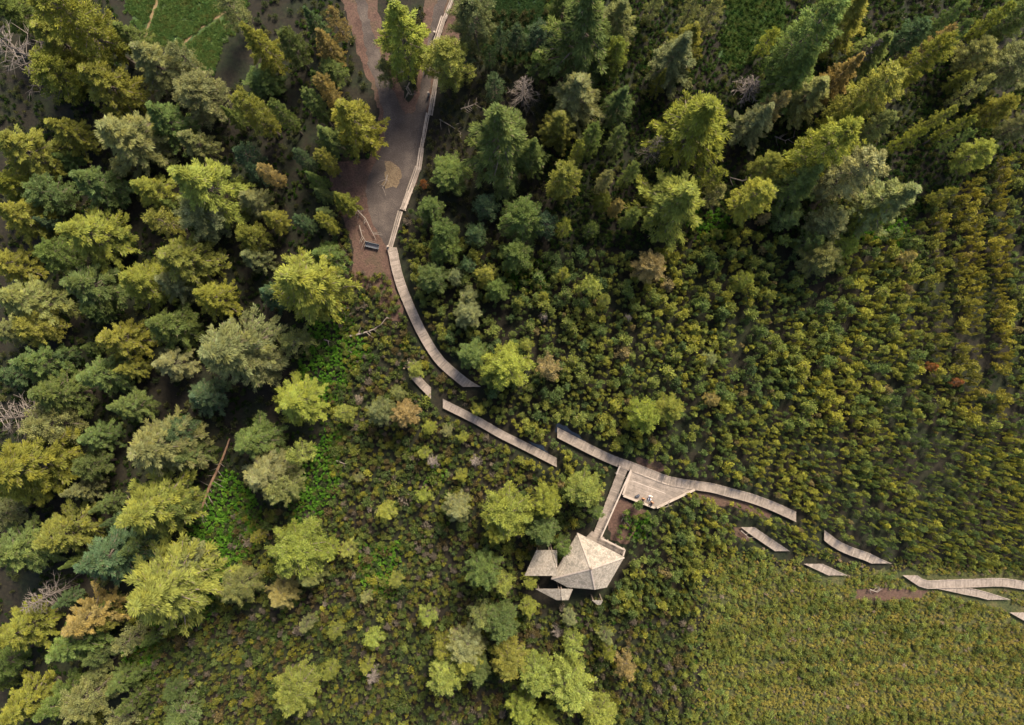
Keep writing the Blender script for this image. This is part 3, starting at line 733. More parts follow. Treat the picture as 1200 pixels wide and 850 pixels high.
# (x, y, radius px, colour, kind, height or 0)
T_ = """20 60 28 D dead 20|15 12 22 G fir 0|55 15 20 G fir 0|92 26 26 Y col 25|72 48 26 Y fir 0|70 86 22 Y pine 0|125 97 27 Y fir 0|153 42 15 G pine 0|180 74 24 P fir 0|143 160 33 P fir 0|80 154 18 Y pine 0|193 142 22 G fir 0|228 167 17 P pine 0|237 113 23 P pine 0|25 175 27 Y fir 0|107 214 24 G fir 0|173 221 19 Y pine 0|234 214 33 L fir 24|242 254 24 P pine 0|10 215 20 Y fir 0|60 230 18 G pine 0|22 254 24 Y fir 0|104 272 32 Y fir 0|193 259 14 Y small 10|273 14 14 P small 9|305 50 17 Y fir 16|345 57 13 G pine 11|368 24 11 B pine 10|383 54 13 O pine 12|395 27 10 O small 9|299 132 15 Y col 18|290 181 13 B small 8|300 204 11 B small 7|293 236 17 P pine 0|318 206 9 O col 11|333 135 9 G col 14|370 124 10 G col 14|358 188 8 B col 11|385 108 10 O col 14|383 190 9 Y col 12|385 262 8 Y col 11|370 212 10 G pine 10|358 262 8 B col 10|320 255 12 Y pine 10|297 279 13 Y pine 10|215 66 13 P small 9|
470 38 31 L fir 23|412 140 29 Y fir 20|386 162 17 G fir 0|453 82 13 P small 7|525 74 22 L pine 13|555 25 23 P pine 15|402 236 14 Y fir 0|685 35 42 G fir 24|722 20 24 P fir 0|632 47 15 B pine 0|660 10 16 G pine 0|590 160 40 G fir 25|622 178 18 G fir 16|678 110 29 P fir 0|654 146 22 Y fir 0|697 77 16 G pine 0|720 68 13 L pine 12|725 118 20 G fir 0|792 65 28 P fir 0|805 48 20 Y fir 0|613 106 18 P dead 9|767 172 13 D dead 10|820 140 40 Y fir 24|795 232 42 Y fir 22|612 258 25 G pine 0|640 262 15 B small 9|522 275 17 G pine 10|557 273 14 B small 8|660 212 18 Y col 16|693 165 12 G col 15|676 180 8 Y col 15|707 215 9 P col 14|722 165 10 G col 14|737 205 9 G col 14|721 244 8 O col 9|738 257 9 G col 11|660 266 10 Y small 9|692 268 10 G small 7|765 6 10 P small 8|573 66 8 B small 6|545 62 11 B small 6|835 16 13 P small 10|810 8 11 P small 10|
993 20 30 Y fir 0|945 42 25 G col 25|932 90 28 G fir 0|900 48 11 Y small 8|880 104 13 P snag 5|888 142 22 P fir 0|905 126 13 O small 13|950 112 24 P fir 0|988 88 17 O fir 16|1006 70 8 P snag 12|1012 115 22 Y col 24|990 145 20 Y fir 18|1022 60 21 G fir 0|962 178 25 Y col 26|937 215 28 G fir 18|993 205 24 P col 22|1040 235 31 P fir 22|1015 250 22 Y fir 14|1067 80 17 Y col 24|1018 155 14 P col 16|1062 163 9 Y small 10|1088 55 9 O col 15|1090 145 9 Y col 15|1103 25 9 G col 14|1117 150 8 Y col 12|1140 66 15 P pine 0|1137 107 12 P small 10|1160 25 9 Y col 12|1185 20 18 G pine 0|1185 76 21 P pine 0|1140 184 15 L pine 9|1103 228 8 Y small 7|880 234 21 Y col 16|835 210 14 Y small 10|838 228 12 P small 8|968 262 20 P pine 10|948 284 14 G small 8|895 257 6 O small 5|875 250 8 P small 5|920 255 14 G small 7|1165 130 14 Y pine 9|1190 150 13 P pine 8|
8 310 19 Y fir 0|30 355 27 P fir 0|100 334 28 G fir 0|72 300 16 G pine 0|45 382 18 Y pine 0|3 388 16 P pine 0|163 332 26 Y fir 0|215 303 29 Y fir 0|200 332 20 P pine 0|247 350 20 Y fir 0|297 301 14 P pine 0|355 333 36 L fir 24|382 300 18 G pine 0|320 346 15 B pine 0|267 408 38 P fir 24|305 425 22 P pine 0|193 384 24 G fir 0|140 397 22 Y fir 0|197 425 19 P fir 0|43 427 22 G fir 0|63 464 25 G fir 0|117 438 22 G fir 0|63 497 22 P pine 0|150 432 12 Y pine 0|12 490 22 O dead 18|147 478 18 G fir 0|187 525 32 P pine 18|215 508 15 B pine 0|222 536 16 G pine 0|297 516 24 G pine 13|310 554 27 P pine 13|345 468 27 L pine 14|347 400 15 P small 0|25 545 38 Y fir 22|353 532 13 L small 9|335 572 16 P pine 11|95 575 14 P pine 0|110 545 14 G pine 0|
507 325 18 G pine 8|533 325 11 P small 6|520 292 17 G pine 8|547 310 10 B small 6|570 322 13 Y small 7|583 340 15 G pine 7|550 347 13 P small 5|547 369 16 P pine 7|605 300 19 G pine 9|553 415 16 G pine 7|593 430 25 L pine 10|575 440 14 G pine 7|643 431 16 O small 7|618 404 9 Y small 5|692 335 12 L small 9|707 352 8 L small 7|760 314 17 O pine 10|753 487 19 L pine 9|783 478 16 L pine 8|683 572 21 L pine 9|487 434 10 L small 5|467 461 9 P small 5|404 484 12 L small 7|447 482 15 P pine 8|475 485 15 O pine 8|503 500 9 L small 4|523 505 8 P small 4|542 513 7 L small 4|560 480 9 Y small 4|557 541 6 D snag 4|508 541 7 D snag 3|497 530 8 L small 5|540 558 9 Y small 4|783 335 5 D snag 3|735 372 5 D snag 3|660 322 8 Y small 6|638 347 6 Y small 4|608 355 8 Y small 4|638 372 5 D snag 3|960 304 21 P pine 8|990 288 15 L small 7|870 327 10 L small 6|1062 302 9 O small 5|835 468 9 O small 5|830 420 10 P small 4|1092 430 6 R small 3|1120 448 6 R small 3|
177 593 38 Y fir 20|208 588 18 G pine 10|67 626 25 Y fir 0|20 646 28 G fir 0|127 655 31 B fir 0|155 640 14 G pine 0|187 697 46 Y fir 23|50 703 18 P dead 0|100 727 24 O fir 0|20 740 25 Y fir 0|87 754 24 G fir 0|25 827 24 Y fir 0|67 826 22 G fir 0|104 817 20 P pine 0|217 662 18 P pine 12|350 643 26 L pine 11|385 647 10 L small 7|283 684 17 P pine 8|327 698 17 O pine 8|362 676 15 P pine 8|303 629 7 Y small 5|349 808 20 L pine 9|123 592 12 G pine 0|25 574 22 Y fir 0|8 602 15 P pine 0|393 740 8 Y small 5|387 785 9 L small 5|150 752 13 P small 7|8 775 14 G pine 0|
597 600 28 L pine 12|585 618 16 Y pine 9|640 586 17 L pine 10|635 618 18 G pine 9|535 599 19 P fir 10|452 601 12 L small 6|495 581 9 L small 5|408 643 10 L small 5|463 680 9 Y small 5|567 668 21 G pine 10|590 684 13 L small 7|622 680 11 Y small 4|500 722 11 L small 5|587 727 20 G pine 9|563 722 14 P small 8|620 712 12 Y small 5|668 724 9 P small 5|673 755 13 L small 7|548 755 20 P pine 8|520 757 13 Y small 6|597 772 20 Y pine 9|549 770 18 Y pine 8|523 788 21 L pine 9|560 783 14 G pine 8|628 788 21 L pine 9|667 800 27 L pine 11|733 782 14 O small 6|702 838 19 L pine 8|612 828 17 L pine 8|640 845 14 L pine 7|437 750 12 L small 5|430 780 9 Y small 5|437 793 7 D snag 4|597 785 9 O small 5|653 741 6 D snag 3|713 765 9 Y small 5|710 746 9 P small 5|496 215 5 R small 3|420 560 6 P small 4|430 700 7 P small 4|360 730 8 P small 5|660 640 12 G small 6|700 600 9 G small 5"""
TREES = []
for ln in T_.replace('\n', '').split('|'):
    if not ln.strip(): continue
    a = ln.split(); TREES.append([float(a[0]), float(a[1]), float(a[2]), a[3], a[4], float(a[5])])

tr = random.Random(77)
fr = random.Random(31)
def spread(n, x0, x1, y0, y1, rmin, ok, cols, kinds, hr):
    made = 0
    for _ in range(n * 60):
        if made >= n: break
        x, y = fr.uniform(x0, x1), fr.uniform(y0, y1)
        if not ok(x, y): continue
        d = min(math.hypot(x - t[0], y - t[1]) - t[2] * 1.05 for t in TREES)
        if d < rmin * .55: continue
        TREES.append([x, y, min(20, max(rmin, d * .9)), fr.choice(cols), fr.choice(kinds), fr.uniform(*hr)]); made += 1
spread(24, -5, 395, 60, 850, 9, lambda x, y: not (140 < x < 300 and y < 110) and not (x < 75 and 100 < y < 165) and not (y > 560 and x > 215 - (y - 560) * .3) and not (200 < x < 300 and y > 480) and not (x > 340 and y > 360) and not (x > 385 and y > 180), 'GGBG', ['pine', 'fir'], (5, 9))
spread(4, 640, 1080, 0, 245, 9, lambda x, y: not (810 < x < 935 and y < 100), 'GGPYB', ['pine', 'fir'], (6, 10))
spread(3, 1085, 1195, 0, 190, 8, lambda x, y: True, 'GYPY', ['pine', 'small'], (6, 9))
spread(9, 100, 215, 725, 850, 8, lambda x, y: True, 'GYPG', ['pine', 'small'], (5, 8))
spread(8, 490, 640, 40, 270, 8, lambda x, y: y > 200 or x > 560, 'BG', ['pine', 'small'], (5, 8))

def region(x, y):
    if y < 95 and x < 150: return 'in the top left corner'
    if y < 110 and x < 330: return 'beside the top meadow'
    if y < 110 and x < 455: return 'left of the track fork'
    if y < 110 and x < 600: return 'by the upper plank walkway'
    if y < 130 and x < 760: return 'at the top, right of the mossy glade'
    if y < 130 and x < 930: return 'around the upper right grass clearing'
    if y < 130 and x < 1075: return 'in the leaning stand at upper right'
    if y < 250 and x >= 1075: return 'along the upper right edge'
    if y < 280 and x >= 860: return 'in the leaning stand above the thicket'
    if y < 290 and x >= 740: return 'between dark hollow and leaning stand'
    if y < 290 and x >= 640: return 'in the slim row above thicket'
    if y < 290 and x >= 480: return 'in the dark hollow'
    if y < 290 and x >= 280: return 'just left of the gravel clearing'
    if y < 290 and x >= 130: return 'in the upper left forest'
    if y < 290: return 'along the upper left edge'
    if y < 450 and x < 90: return 'along the left edge at middle height'
    if y < 450 and x < 240: return 'in the middle left forest'
    if y < 450 and x < 420: return 'left of the green undergrowth'
    if y < 470 and x < 680: return 'right of the curving boardwalk'
    if y < 520 and x >= 680: return 'standing out of the right thicket'
    if y < 560 and x < 160: return 'along the left edge below the middle'
    if y < 590 and x < 400: return 'around the fallen log'
    if y < 590 and x < 570: return 'below the detached boardwalk piece'
    if y < 720 and x < 110: return 'along the lower left edge'
    if y < 720 and x < 260: return 'below the fallen log'
    if y < 720 and x < 480: return 'in the lower left clearing'
    if y < 720 and x < 720: return 'near the pavilion'
    if x < 180: return 'in the bottom left corner'
    if x < 480: return 'in the bottom left scrub'
    return 'below the pavilion'

ORD = ['first', 'second', 'third', 'fourth', 'fifth', 'sixth', 'seventh', 'eighth', 'ninth', 'tenth', 'eleventh', 'twelfth', 'thirteenth', 'fourteenth']
NUM = ['zero', 'one', 'two', 'three', 'four', 'five', 'six', 'seven', 'eight', 'nine', 'ten', 'eleven', 'twelve', 'thirteen', 'fourteen']
def descr(t):
    x, y, r, c, k, h = t
    if k == 'dead': return ('large ' if r > 19 else 'small ') + {'D': 'bare grey dead tree', 'O': 'bare grey dead tree', 'P': 'pale twiggy dead tree'}[c]
    if k == 'snag': return 'tiny bleached dead snag'
    size = 'broad' if r >= 27 else ('mid-sized' if r >= 17 else ('small' if r >= 11 else 'tiny'))
    kind = {'fir': 'conical fir', 'pine': 'round-crowned pine', 'col': 'slim upright conifer', 'small': 'bushy young pine'}[k]
    return f'{size} {CNAME[c]} {kind}'
for t in TREES:
    if t[4] == 'pine' and t[0] < 390 and t[1] < 770 and fr.random() < .6: t[4] = 'fir'
groups = {}
for i, t in enumerate(TREES): groups.setdefault((descr(t), region(t[0], t[1])), []).append(i)
LAB = {}
for (d, r), ids in groups.items():
    ids.sort(key=lambda i: TREES[i][0])
    if len(ids) == 1: LAB[ids[0]] = f'{d} {r}'
    else:
        for n, i in enumerate(ids):
            o_ = ('leftmost' if n == 0 else ('rightmost' if n == len(ids) - 1 else ORD[n] + ' from left'))
            LAB[i] = f'{d} {r}, {o_} of {NUM[len(ids)]}'
NMK = {'fir': 'fir_tree', 'pine': 'pine_tree', 'col': 'slender_conifer', 'small': 'young_pine', 'dead': 'dead_tree', 'snag': 'dead_snag'}
CAT = {'fir': 'tree', 'pine': 'tree', 'col': 'tree', 'small': 'tree', 'dead': 'dead tree', 'snag': 'dead tree'}
GRP = {'fir': 'firs of the forest', 'pine': 'pines of the forest and clearing', 'col': 'slender conifers', 'small': 'young pines', 'dead': 'dead trees', 'snag': 'dead snags'}
for i, (x, y, r, c, k, h) in enumerate(TREES):
    ph, pr, (tm_, cm_) = tr.choice(PROTO[k])
    rm = r * S * 0.86
    if h == 0: h = min(20, 5.5 + 2.7 * rm) if k == 'fir' else min(17, 5.0 + 2.2 * rm)
    elif h > 9: h = 9 + (h - 9) * 0.68
    if k == 'dead' and h < 12: pass
    p = P(x, y, h * (0.60 if k != 'snag' else .5)); loc = Vector((p.x, p.y, 0))
    root = empty(NMK[k], loc, tr.uniform(0, 6.28))
    tag(root, LAB[i], CAT[k], GRP[k])
    sx = rm / pr * ({'fir': 1.48, 'pine': 1.38, 'col': 1.20}.get(k, 1.30) if (x < 400 or y < 250) else 1.24); sx *= 1.10 if x < 400 else 1.0
    root.scale = (sx, sx * tr.uniform(.92, 1.08), h / ph)
    a = link_mesh('trunk', tm_, root); b = link_mesh('branches' if k in ('dead', 'snag') else 'crown', cm_, root)
    j = tr.uniform(0.86, 1.16) * (1.28 if x > 860 and y < 290 else (1.12 if x > 400 and y > 290 else 1.0)); tc = TINT[c]  # lighter tint in the upper right stands in for light on shaded crown sides
    b.color = (tc[0] * j * tr.uniform(.93, 1.07), tc[1] * j, tc[2] * j * tr.uniform(.85, 1.15), 1)

# ------------------------------------------------------------------ fallen log, dead branches
fp = P(232, 606); lg = empty('fallen_log', (fp.x, fp.y, 0)); tag(lg, 'long reddish fallen log with broken side branches on the forest floor', 'log')
A = P(269, 514, .6) - Vector((fp.x, fp.y, 0)); B = P(232, 607, .3) - Vector((fp.x, fp.y, 0))
m = MB(); pts = [A + (B - A) * t + Vector((math.sin(t * 7) * .12, 0, 0)) for t in np.linspace(0, 1, 9)]
m.tube(pts, [.10, .13, .16, .18, .19, .20, .21, .2, .15], 9, 1.0); m.build('trunk', M['log'], lg)
rg = random.Random(3)
for k in range(22):
    t = rg.uniform(.3, .98); a = A + (B - A) * t; d = (B - A).normalized(); s = Vector((-d.y, d.x, 0)) * rg.choice((-1, 1))
    L = rg.uniform(.6, 2.0); m = MB(); e = a + (s + d * rg.uniform(-.2, .9)).normalized() * L + Vector((0, 0, rg.uniform(-.1, .5)))
    m.tube([a, (a + e) / 2 + Vector((0, 0, .08)), e], [.06, .04, .015], 5, rg.uniform(.8, 1.3)); m.build('branch', M['dead'], lg)
def dead_branch(pts, r, label, twigs, seed, name='dead_branch'):
    rg = random.Random(seed); q = [P(x, y, .55) for x, y in pts]; o = q[0].copy(); o.z = 0
    root = empty(name, o); tag(root, label, 'branch', 'bleached dead branches'); m = MB()
    q = [p - o for p in q]; n = len(q)
    m.tube(q, [r * (1 - .8 * i / (n - 1)) for i in range(n)], 6, 1.2); m.build('stem', M['dead'], root)
    for _ in range(twigs):
        i = rg.randrange(n - 1); a = q[i] + (q[i + 1] - q[i]) * rg.random(); d = (q[i + 1] - q[i]).normalized(); s = Vector((-d.y, d.x, 0)) * rg.choice((-1, 1))
        L = rg.uniform(.5, 1.6); e = a + (s + d * .7).normalized() * L + Vector((0, 0, rg.uniform(-.1, .3))); m = MB()
        m.tube([a, (a + e) / 2 + s * .1, e], [r * .45, r * .3, .012], 4, rg.uniform(1, 1.4)); m.build('twig', M['dead'], root)
dead_branch([(410, 394), (424, 391), (438, 386), (447, 380), (454, 371)], .15, 'longest bleached dead branch lying by the green undergrowth', 8, 1)
dead_branch([(399, 361), (404, 368), (409, 371)], .10, 'small curved dead branch above the green undergrowth', 3, 2)
dead_branch([(379, 398), (388, 400.5)], .13, 'short pale dead stick in the bright undergrowth', 1, 3)
dead_branch([(407, 411), (413, 413.5)], .09, 'tiny pale stick lower in the bright undergrowth', 1, 4)
dead_branch([(418, 246), (428, 256), (436, 272), (441, 282)], .10, 'twiggy dead branch on the soil above the bench', 9, 5)
dead_branch([(421, 264), (424, 276), (430, 285)], .09, 'curved dead branch left of the bench', 6, 6)
dead_branch([(454, 205), (452, 214), (448, 220)], .08, 'pale stick in the leaf litter of the clearing', 4, 7)
dead_branch([(540, 128), (552, 124), (560, 120)], .12, 'greyish dead branch in the dark hollow', 9, 8)
dead_branch([(515, 140), (527, 147), (541, 156)], .09, 'long thin dead branch in the dark hollow', 5, 9)
dead_branch([(729, 603), (733, 610), (738, 617)], .08, 'thin white dead branch on the soil under the deck', 3, 10)
dead_branch([(480, 97), (476, 104), (481, 112)], .10, 'forked dead branch in the fork of the tracks', 6, 11)
dead_branch([(855, 208), (870, 212), (884, 208), (893, 203)], .10, 'bleached dead branch below the leaning conifers', 7, 12)
dead_branch([(908, 160), (920, 165), (932, 160)], .10, 'bleached dead branch between the leaning conifers', 7, 13)
dead_branch([(772, 593.5), (780, 594.5), (788, 592)], .12, 'pale driftwood branch beside the deck point', 4, 14)
dead_branch([(1019, 691), (1028, 694), (1034, 690)], .10, 'forked white branch on the bare soil strip', 5, 15)
dead_branch([(868, 622), (874, 627), (881, 635)], .09, 'curved white branch beside the detached boardwalk piece', 3, 16)
dead_branch([(394, 540), (402, 543), (410, 545)], .08, 'thin brown stick in the green strip below the pines', 2, 17)

# ------------------------------------------------------------------ thicket, heath, undergrowth
def make_shrub(seed, h, R, nb, nt_, nleaf, lsz, yellow=.5, flat=1.0, mat='leaf_i', tuft=.22, up=.5, brown=.06):
    rng = np.random.default_rng(seed); V = []; T = []
    for i in range(nb):
        az = i * 2.4 + rng.normal() * .4; t = ((i + .5) / nb)
        rad = R * math.sqrt(1 - t * .96) * rng.uniform(.7, 1.1) * (0.85)
        zt = h * (0.35 + 0.63 * t) * rng.uniform(.9, 1.05)
        tone = rng.uniform(.75, 1.25); ye = rng.uniform(0, 1)
        for k in range(nt_):
            s = 0.5 + 0.5 * (k + rng.uniform()) / nt_
            c = np.array([math.cos(az) * rad * s, math.sin(az) * rad * s, zt * (0.75 + .25 * s)]) + rng.normal(size=3) * tuft * .35
            n = nleaf; g = rng.normal(size=(n, 3)); g /= np.linalg.norm(g, axis=1, keepdims=True)
            cen = c + g * rng.uniform(.3, 1, (n, 1)) * tuft
            dr = g + np.array([0, 0, up]) + rng.normal(size=(n, 3)) * .3
            V.append(leaf_arrays(cen, dr, lsz * rng.uniform(.7, 1.3, n), lsz * .45 * rng.uniform(.7, 1.3, n), rng))
            tt = np.empty((n, 3)); tt[:, 0] = tone * rng.uniform(.85, 1.15, n); tt[:, 1] = np.clip(yellow * ye + rng.normal() * .15, 0, 1); tt[:, 2] = (rng.uniform(size=n) < brown) * .7
            T.append(tt)
    return leaf_mesh('shrub', np.concatenate(V), np.concatenate(T), M[mat])

def inpoly(x, y, poly):
    c = False; n = len(poly); j = n - 1
    for i in range(n):
        xi, yi = poly[i]; xj, yj = poly[j]
        if (yi > y) != (yj > y) and x < (xj - xi) * (y - yi) / (yj - yi) + xi: c = not c
        j = i
    return c
def dseg(x, y, a, b):
    dx, dy = b[0] - a[0], b[1] - a[1]; t = max(0, min(1, ((x - a[0]) * dx + (y - a[1]) * dy) / (dx * dx + dy * dy + 1e-9)))
    return math.hypot(x - a[0] - dx * t, y - a[1] - dy * t)
def clipline(pts, cuts):
    out = []
    for a, b in zip(pts, pts[1:]):
        n = max(2, int(math.hypot(b[0] - a[0], b[1] - a[1]) / 3))
        for i in range(n):
            q = (a[0] + (b[0] - a[0]) * i / n, a[1] + (b[1] - a[1]) * i / n); ok = True
            for ax, v, k in cuts:
                w = q[0] if ax == 'x' else q[1]
                if (k == '<' and w > v + 2) or (k == '>' and w < v - 2): ok = False
            if ok: out.append(q)
    return out
WALK = []
for p, w, z, lab, cuts in BW: WALK += clipline(p, cuts)
WALK += clipline([(731.5, 547), (697, 636)], [])
WA = np.array(WALK)
PAV = [(671, 622), (694, 612), (738, 640), (738, 660), (716, 696), (650, 712), (620, 708), (608, 678), (626, 640), (654, 640), (656, 660)]
DECK = [(737, 548), (763, 552), (790, 562), (822, 572), (769, 601), (726, 583)]
FENCE = [q for p, w in SEG for q in p]
SOILS = [[(x, min(y, 318)) for x, y in SOIL], [(1004, 690), (1088, 692), (1080, 701), (1004, 702)], [(860, 618), (884, 634), (862, 632)], [(712, 592), (728, 586), (736, 600), (724, 622), (712, 626)]]
POOLS = [[(648, 496), (664, 499), (692, 521), (676, 521), (648, 507)], [(614, 515), (642, 528), (654, 540), (620, 528)]]
def blocked(x, y, r):
    d = np.min(np.hypot(WA[:, 0] - x, WA[:, 1] - y))
    if d < 7.6 + r * .9: return True
    if x > 595 and x < 830 and y > 535 and y < 720 and (inpoly(x, y, PAV) or inpoly(x, y, DECK)): return True
    if x < 550 and y < 380:
        for a, b in zip(FENCE, FENCE[1:]):
            if dseg(x, y, a, b) < 5 + r * .6: return True
    for s in SOILS:
        if inpoly(x, y, s): return True
    for s in POOLS:
        if inpoly(x, y, s): return True
    return False

def lerp(a, b, t): return tuple(p + (q - p) * t for p, q in zip(a, b))
def vband(x):
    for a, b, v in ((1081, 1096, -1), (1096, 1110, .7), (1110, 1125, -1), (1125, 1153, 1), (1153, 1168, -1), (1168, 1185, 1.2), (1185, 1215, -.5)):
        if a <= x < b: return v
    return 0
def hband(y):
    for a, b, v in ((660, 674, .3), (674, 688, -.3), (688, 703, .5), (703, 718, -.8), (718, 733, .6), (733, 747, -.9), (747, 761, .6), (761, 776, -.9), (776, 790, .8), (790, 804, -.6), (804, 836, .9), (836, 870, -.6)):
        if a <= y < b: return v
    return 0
edge_pts = [(480, 240), (600, 285), (700, 292), (760, 290), (850, 262), (940, 280), (1060, 265), (1090, 235), (1140, 205), (1230, 150)]
def upper_edge(x):
    for a, b in zip(edge_pts, edge_pts[1:]):
        if a[0] <= x <= b[0]: return a[1] + (b[1] - a[1]) * (x - a[0]) / (b[0] - a[0])
    return 1e9 if x < 480 else 150

rs = np.random.default_rng(11)
def walk_x(y):   # left limit of the dense thicket
    if y < 300: return 480
    if y < 460: return 462 + (y - 300) * .55
    if y < 600: return 540 + (y - 460) * 0.9
    return 700
pines = []; heath = []; scrub = []
def scatter(n, x0, x1, y0, y1):
    return np.stack([rs.uniform(x0, x1, n), rs.uniform(y0, y1, n)], 1)
class Grid:
    def __init__(s, c): s.c = c; s.d = {}
    def ok(s, x, y, r):
        i, j = int(x // s.c), int(y // s.c)
        for a in (-1, 0, 1):
            for b in (-1, 0, 1):
                for (u, v, q) in s.d.get((i + a, j + b), ()):
                    if (u - x) ** 2 + (v - y) ** 2 < (r + q) ** 2: return False
        s.d.setdefault((i, j), []).append((x, y, r)); return True
G1 = Grid(14)
YEL, OLV, GRN, DRK, BRN = (0.235, 0.230, 0.036), (0.165, 0.182, 0.040), (0.100, 0.140, 0.040), (0.055, 0.085, 0.034), (0.16, 0.13, 0.06)
for x, y in scatter(26000, 470, 1230, 150, 720):
    if x < walk_x(y) or y < upper_edge(x) + 4: continue
    if x > 818 + rs.normal() * 7 and y > 640 + (x - 815) * 0.06 + rs.normal() * 4: continue
    if x < 720 and y > 590: continue
    big = rs.uniform() ** 3.0
    nz = math.sin(x * .021 + y * .013) + math.sin(x * .047 - y * .031 + 1.3) + .8 * math.sin(x * .11 + 2 * math.sin(y * .06)) * math.sin(y * .13 + math.sin(x * .07))
    if rs.uniform() < .10 - .30 * nz: continue
    r = 2.6 + 7.8 * big * (1.0 if y < 500 else .75)
    if y < 300: r *= 1.1
    if x > 850 and y > 500: r *= 0.72
    if x > 1080: r *= .85
    if not G1.ok(x, y, r * .52): continue
    if blocked(x, y, r): continue
    u = rs.uniform() + 0.17 * nz
    c = lerp(DRK, GRN, rs.uniform()) if u < .28 else (lerp(GRN, OLV, rs.uniform()) if u < .66 else lerp(OLV, YEL, rs.uniform()))
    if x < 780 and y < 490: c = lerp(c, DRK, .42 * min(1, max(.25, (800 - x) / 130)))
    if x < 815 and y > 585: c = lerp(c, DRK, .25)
    if rs.uniform() < .025: c = BRN
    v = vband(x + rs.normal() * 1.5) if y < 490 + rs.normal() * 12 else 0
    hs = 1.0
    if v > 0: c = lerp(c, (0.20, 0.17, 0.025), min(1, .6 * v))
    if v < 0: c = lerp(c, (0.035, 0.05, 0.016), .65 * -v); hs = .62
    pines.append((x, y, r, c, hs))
G2 = Grid(8)
for x, y in scatter(36000, 806, 1230, 625, 880):
    if x < 824 + rs.normal() * 14: continue
    if y < 640 + (x - 815) * 0.06 - 2: continue
    r = 1.5 + 4.2 * rs.uniform() ** 3.2
    hz = math.sin(x * .09 + 1.7 * math.sin(y * .12)) * math.sin(y * .17 + 1.5 * math.sin(x * .05))
    if rs.uniform() < .05 - .75 * hz: continue
    if not G2.ok(x, y, r * .54) or blocked(x, y, r): continue
    t = min(1, max(0, (x - 830) / 260)) * min(1, max(0, (y - 660) / 110))
    u = rs.uniform()
    c = lerp(GRN, OLV, u) if rs.uniform() > .30 + .4 * t + .25 * hz else lerp(YEL, (0.22, 0.165, 0.06), u)
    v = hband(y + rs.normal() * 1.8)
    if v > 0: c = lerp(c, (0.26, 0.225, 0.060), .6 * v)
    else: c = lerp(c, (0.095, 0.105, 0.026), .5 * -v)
    if rs.uniform() < .03: c = (0.22, 0.17, 0.13)
    if r > 3.6: c = lerp(GRN, OLV, rs.uniform())
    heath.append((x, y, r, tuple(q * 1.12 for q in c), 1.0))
for x, y in scatter(2400, 806, 1230, 650, 880):    # taller greener clumps in the heath
    k = math.sin(x * .03 + 1.1) * math.sin(y * .07 + math.sin(x * .05))
    if rs.uniform() > (.30 if hband(y) > 0 else .75) + .5 * k - (x - 820) / 700 or y < 655 + (x - 815) * 0.06 or blocked(x, y, 5): continue
    heath.append((x, y, 2.6 + 3.2 * rs.uniform() ** 2, lerp(lerp(DRK, OLV, rs.uniform()), YEL, .3 * rs.uniform()), 1.25))
G3 = Grid(10)
for x, y in scatter(34000, 150, 830, 250, 880):
    if x > 812 and y > 640: continue
    if y > 690:
        if x < 150 + rs.normal() * 8: continue
    else:
        if x > walk_x(y) and not (x < 720 and y > 590): continue
        if y < 450 and x < 405 - (450 - y) * .1: continue
        if 450 <= y < 600 and x < 385: continue
        if 600 <= y and x < 270: continue
    r = 2.4 + 3.4 * rs.uniform() ** 2
    dn = math.sin(x * .035 + 2) * math.sin(y * .041 + x * .012)
    if rs.uniform() < .06 + .22 * dn: continue
    if not G3.ok(x, y, r * .56) or blocked(x, y, r): continue
    u = rs.uniform()
    if u < .3: c = lerp(DRK, GRN, rs.uniform())
    elif u < .62: c = lerp(GRN, OLV, rs.uniform())
    elif u < .78: c = lerp(OLV, YEL, rs.uniform())
    elif u < .92: c = lerp((0.09, 0.07, 0.03), BRN, rs.uniform() * .7)
    else: c = (0.16, 0.135, 0.11)
    if rs.uniform() < .12: r *= 1.5
    q = .66 if y > 690 else .76
    if rs.uniform() < .08: q = 1.15
    scrub.append((x, y, r, tuple(w * q for w in c), 1.0))
for x, y in scatter(2200, 486, 640, 10, 290):      # low dark bushes in the hollow beside the walkway
    r = 2.6 + 2.6 * rs.uniform()
    if y > upper_edge(x) or not G3.ok(x, y, r * .8) or blocked(x, y, r): continue
    scrub.append((x, y, r, lerp((0.03, 0.04, 0.018), (0.06, 0.06, 0.025), rs.uniform()), 1.0))
for x, y in scatter(4200, -20, 430, -20, 870):    # sparse bushes on the forest floor, coloured dark to stand in for tree shade
    r = 2.4 + 3 * rs.uniform()
    if (130 < x < 300 and y < 90): continue
    if not G3.ok(x, y, r * .8) or blocked(x, y, r): continue
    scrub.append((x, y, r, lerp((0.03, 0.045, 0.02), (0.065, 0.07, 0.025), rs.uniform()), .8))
for x, y in scatter(2600, 640, 1230, -20, 300):    # bushes under the leaning stand
    r = 2.6 + 3 * rs.uniform()
    if y > upper_edge(x) or (820 < x < 930 and y < 90): continue
    if not G3.ok(x, y, r) or blocked(x, y, r): continue
    scrub.append((x, y, r, lerp((0.035, 0.05, 0.02), (0.085, 0.09, 0.025), rs.uniform()), .9))
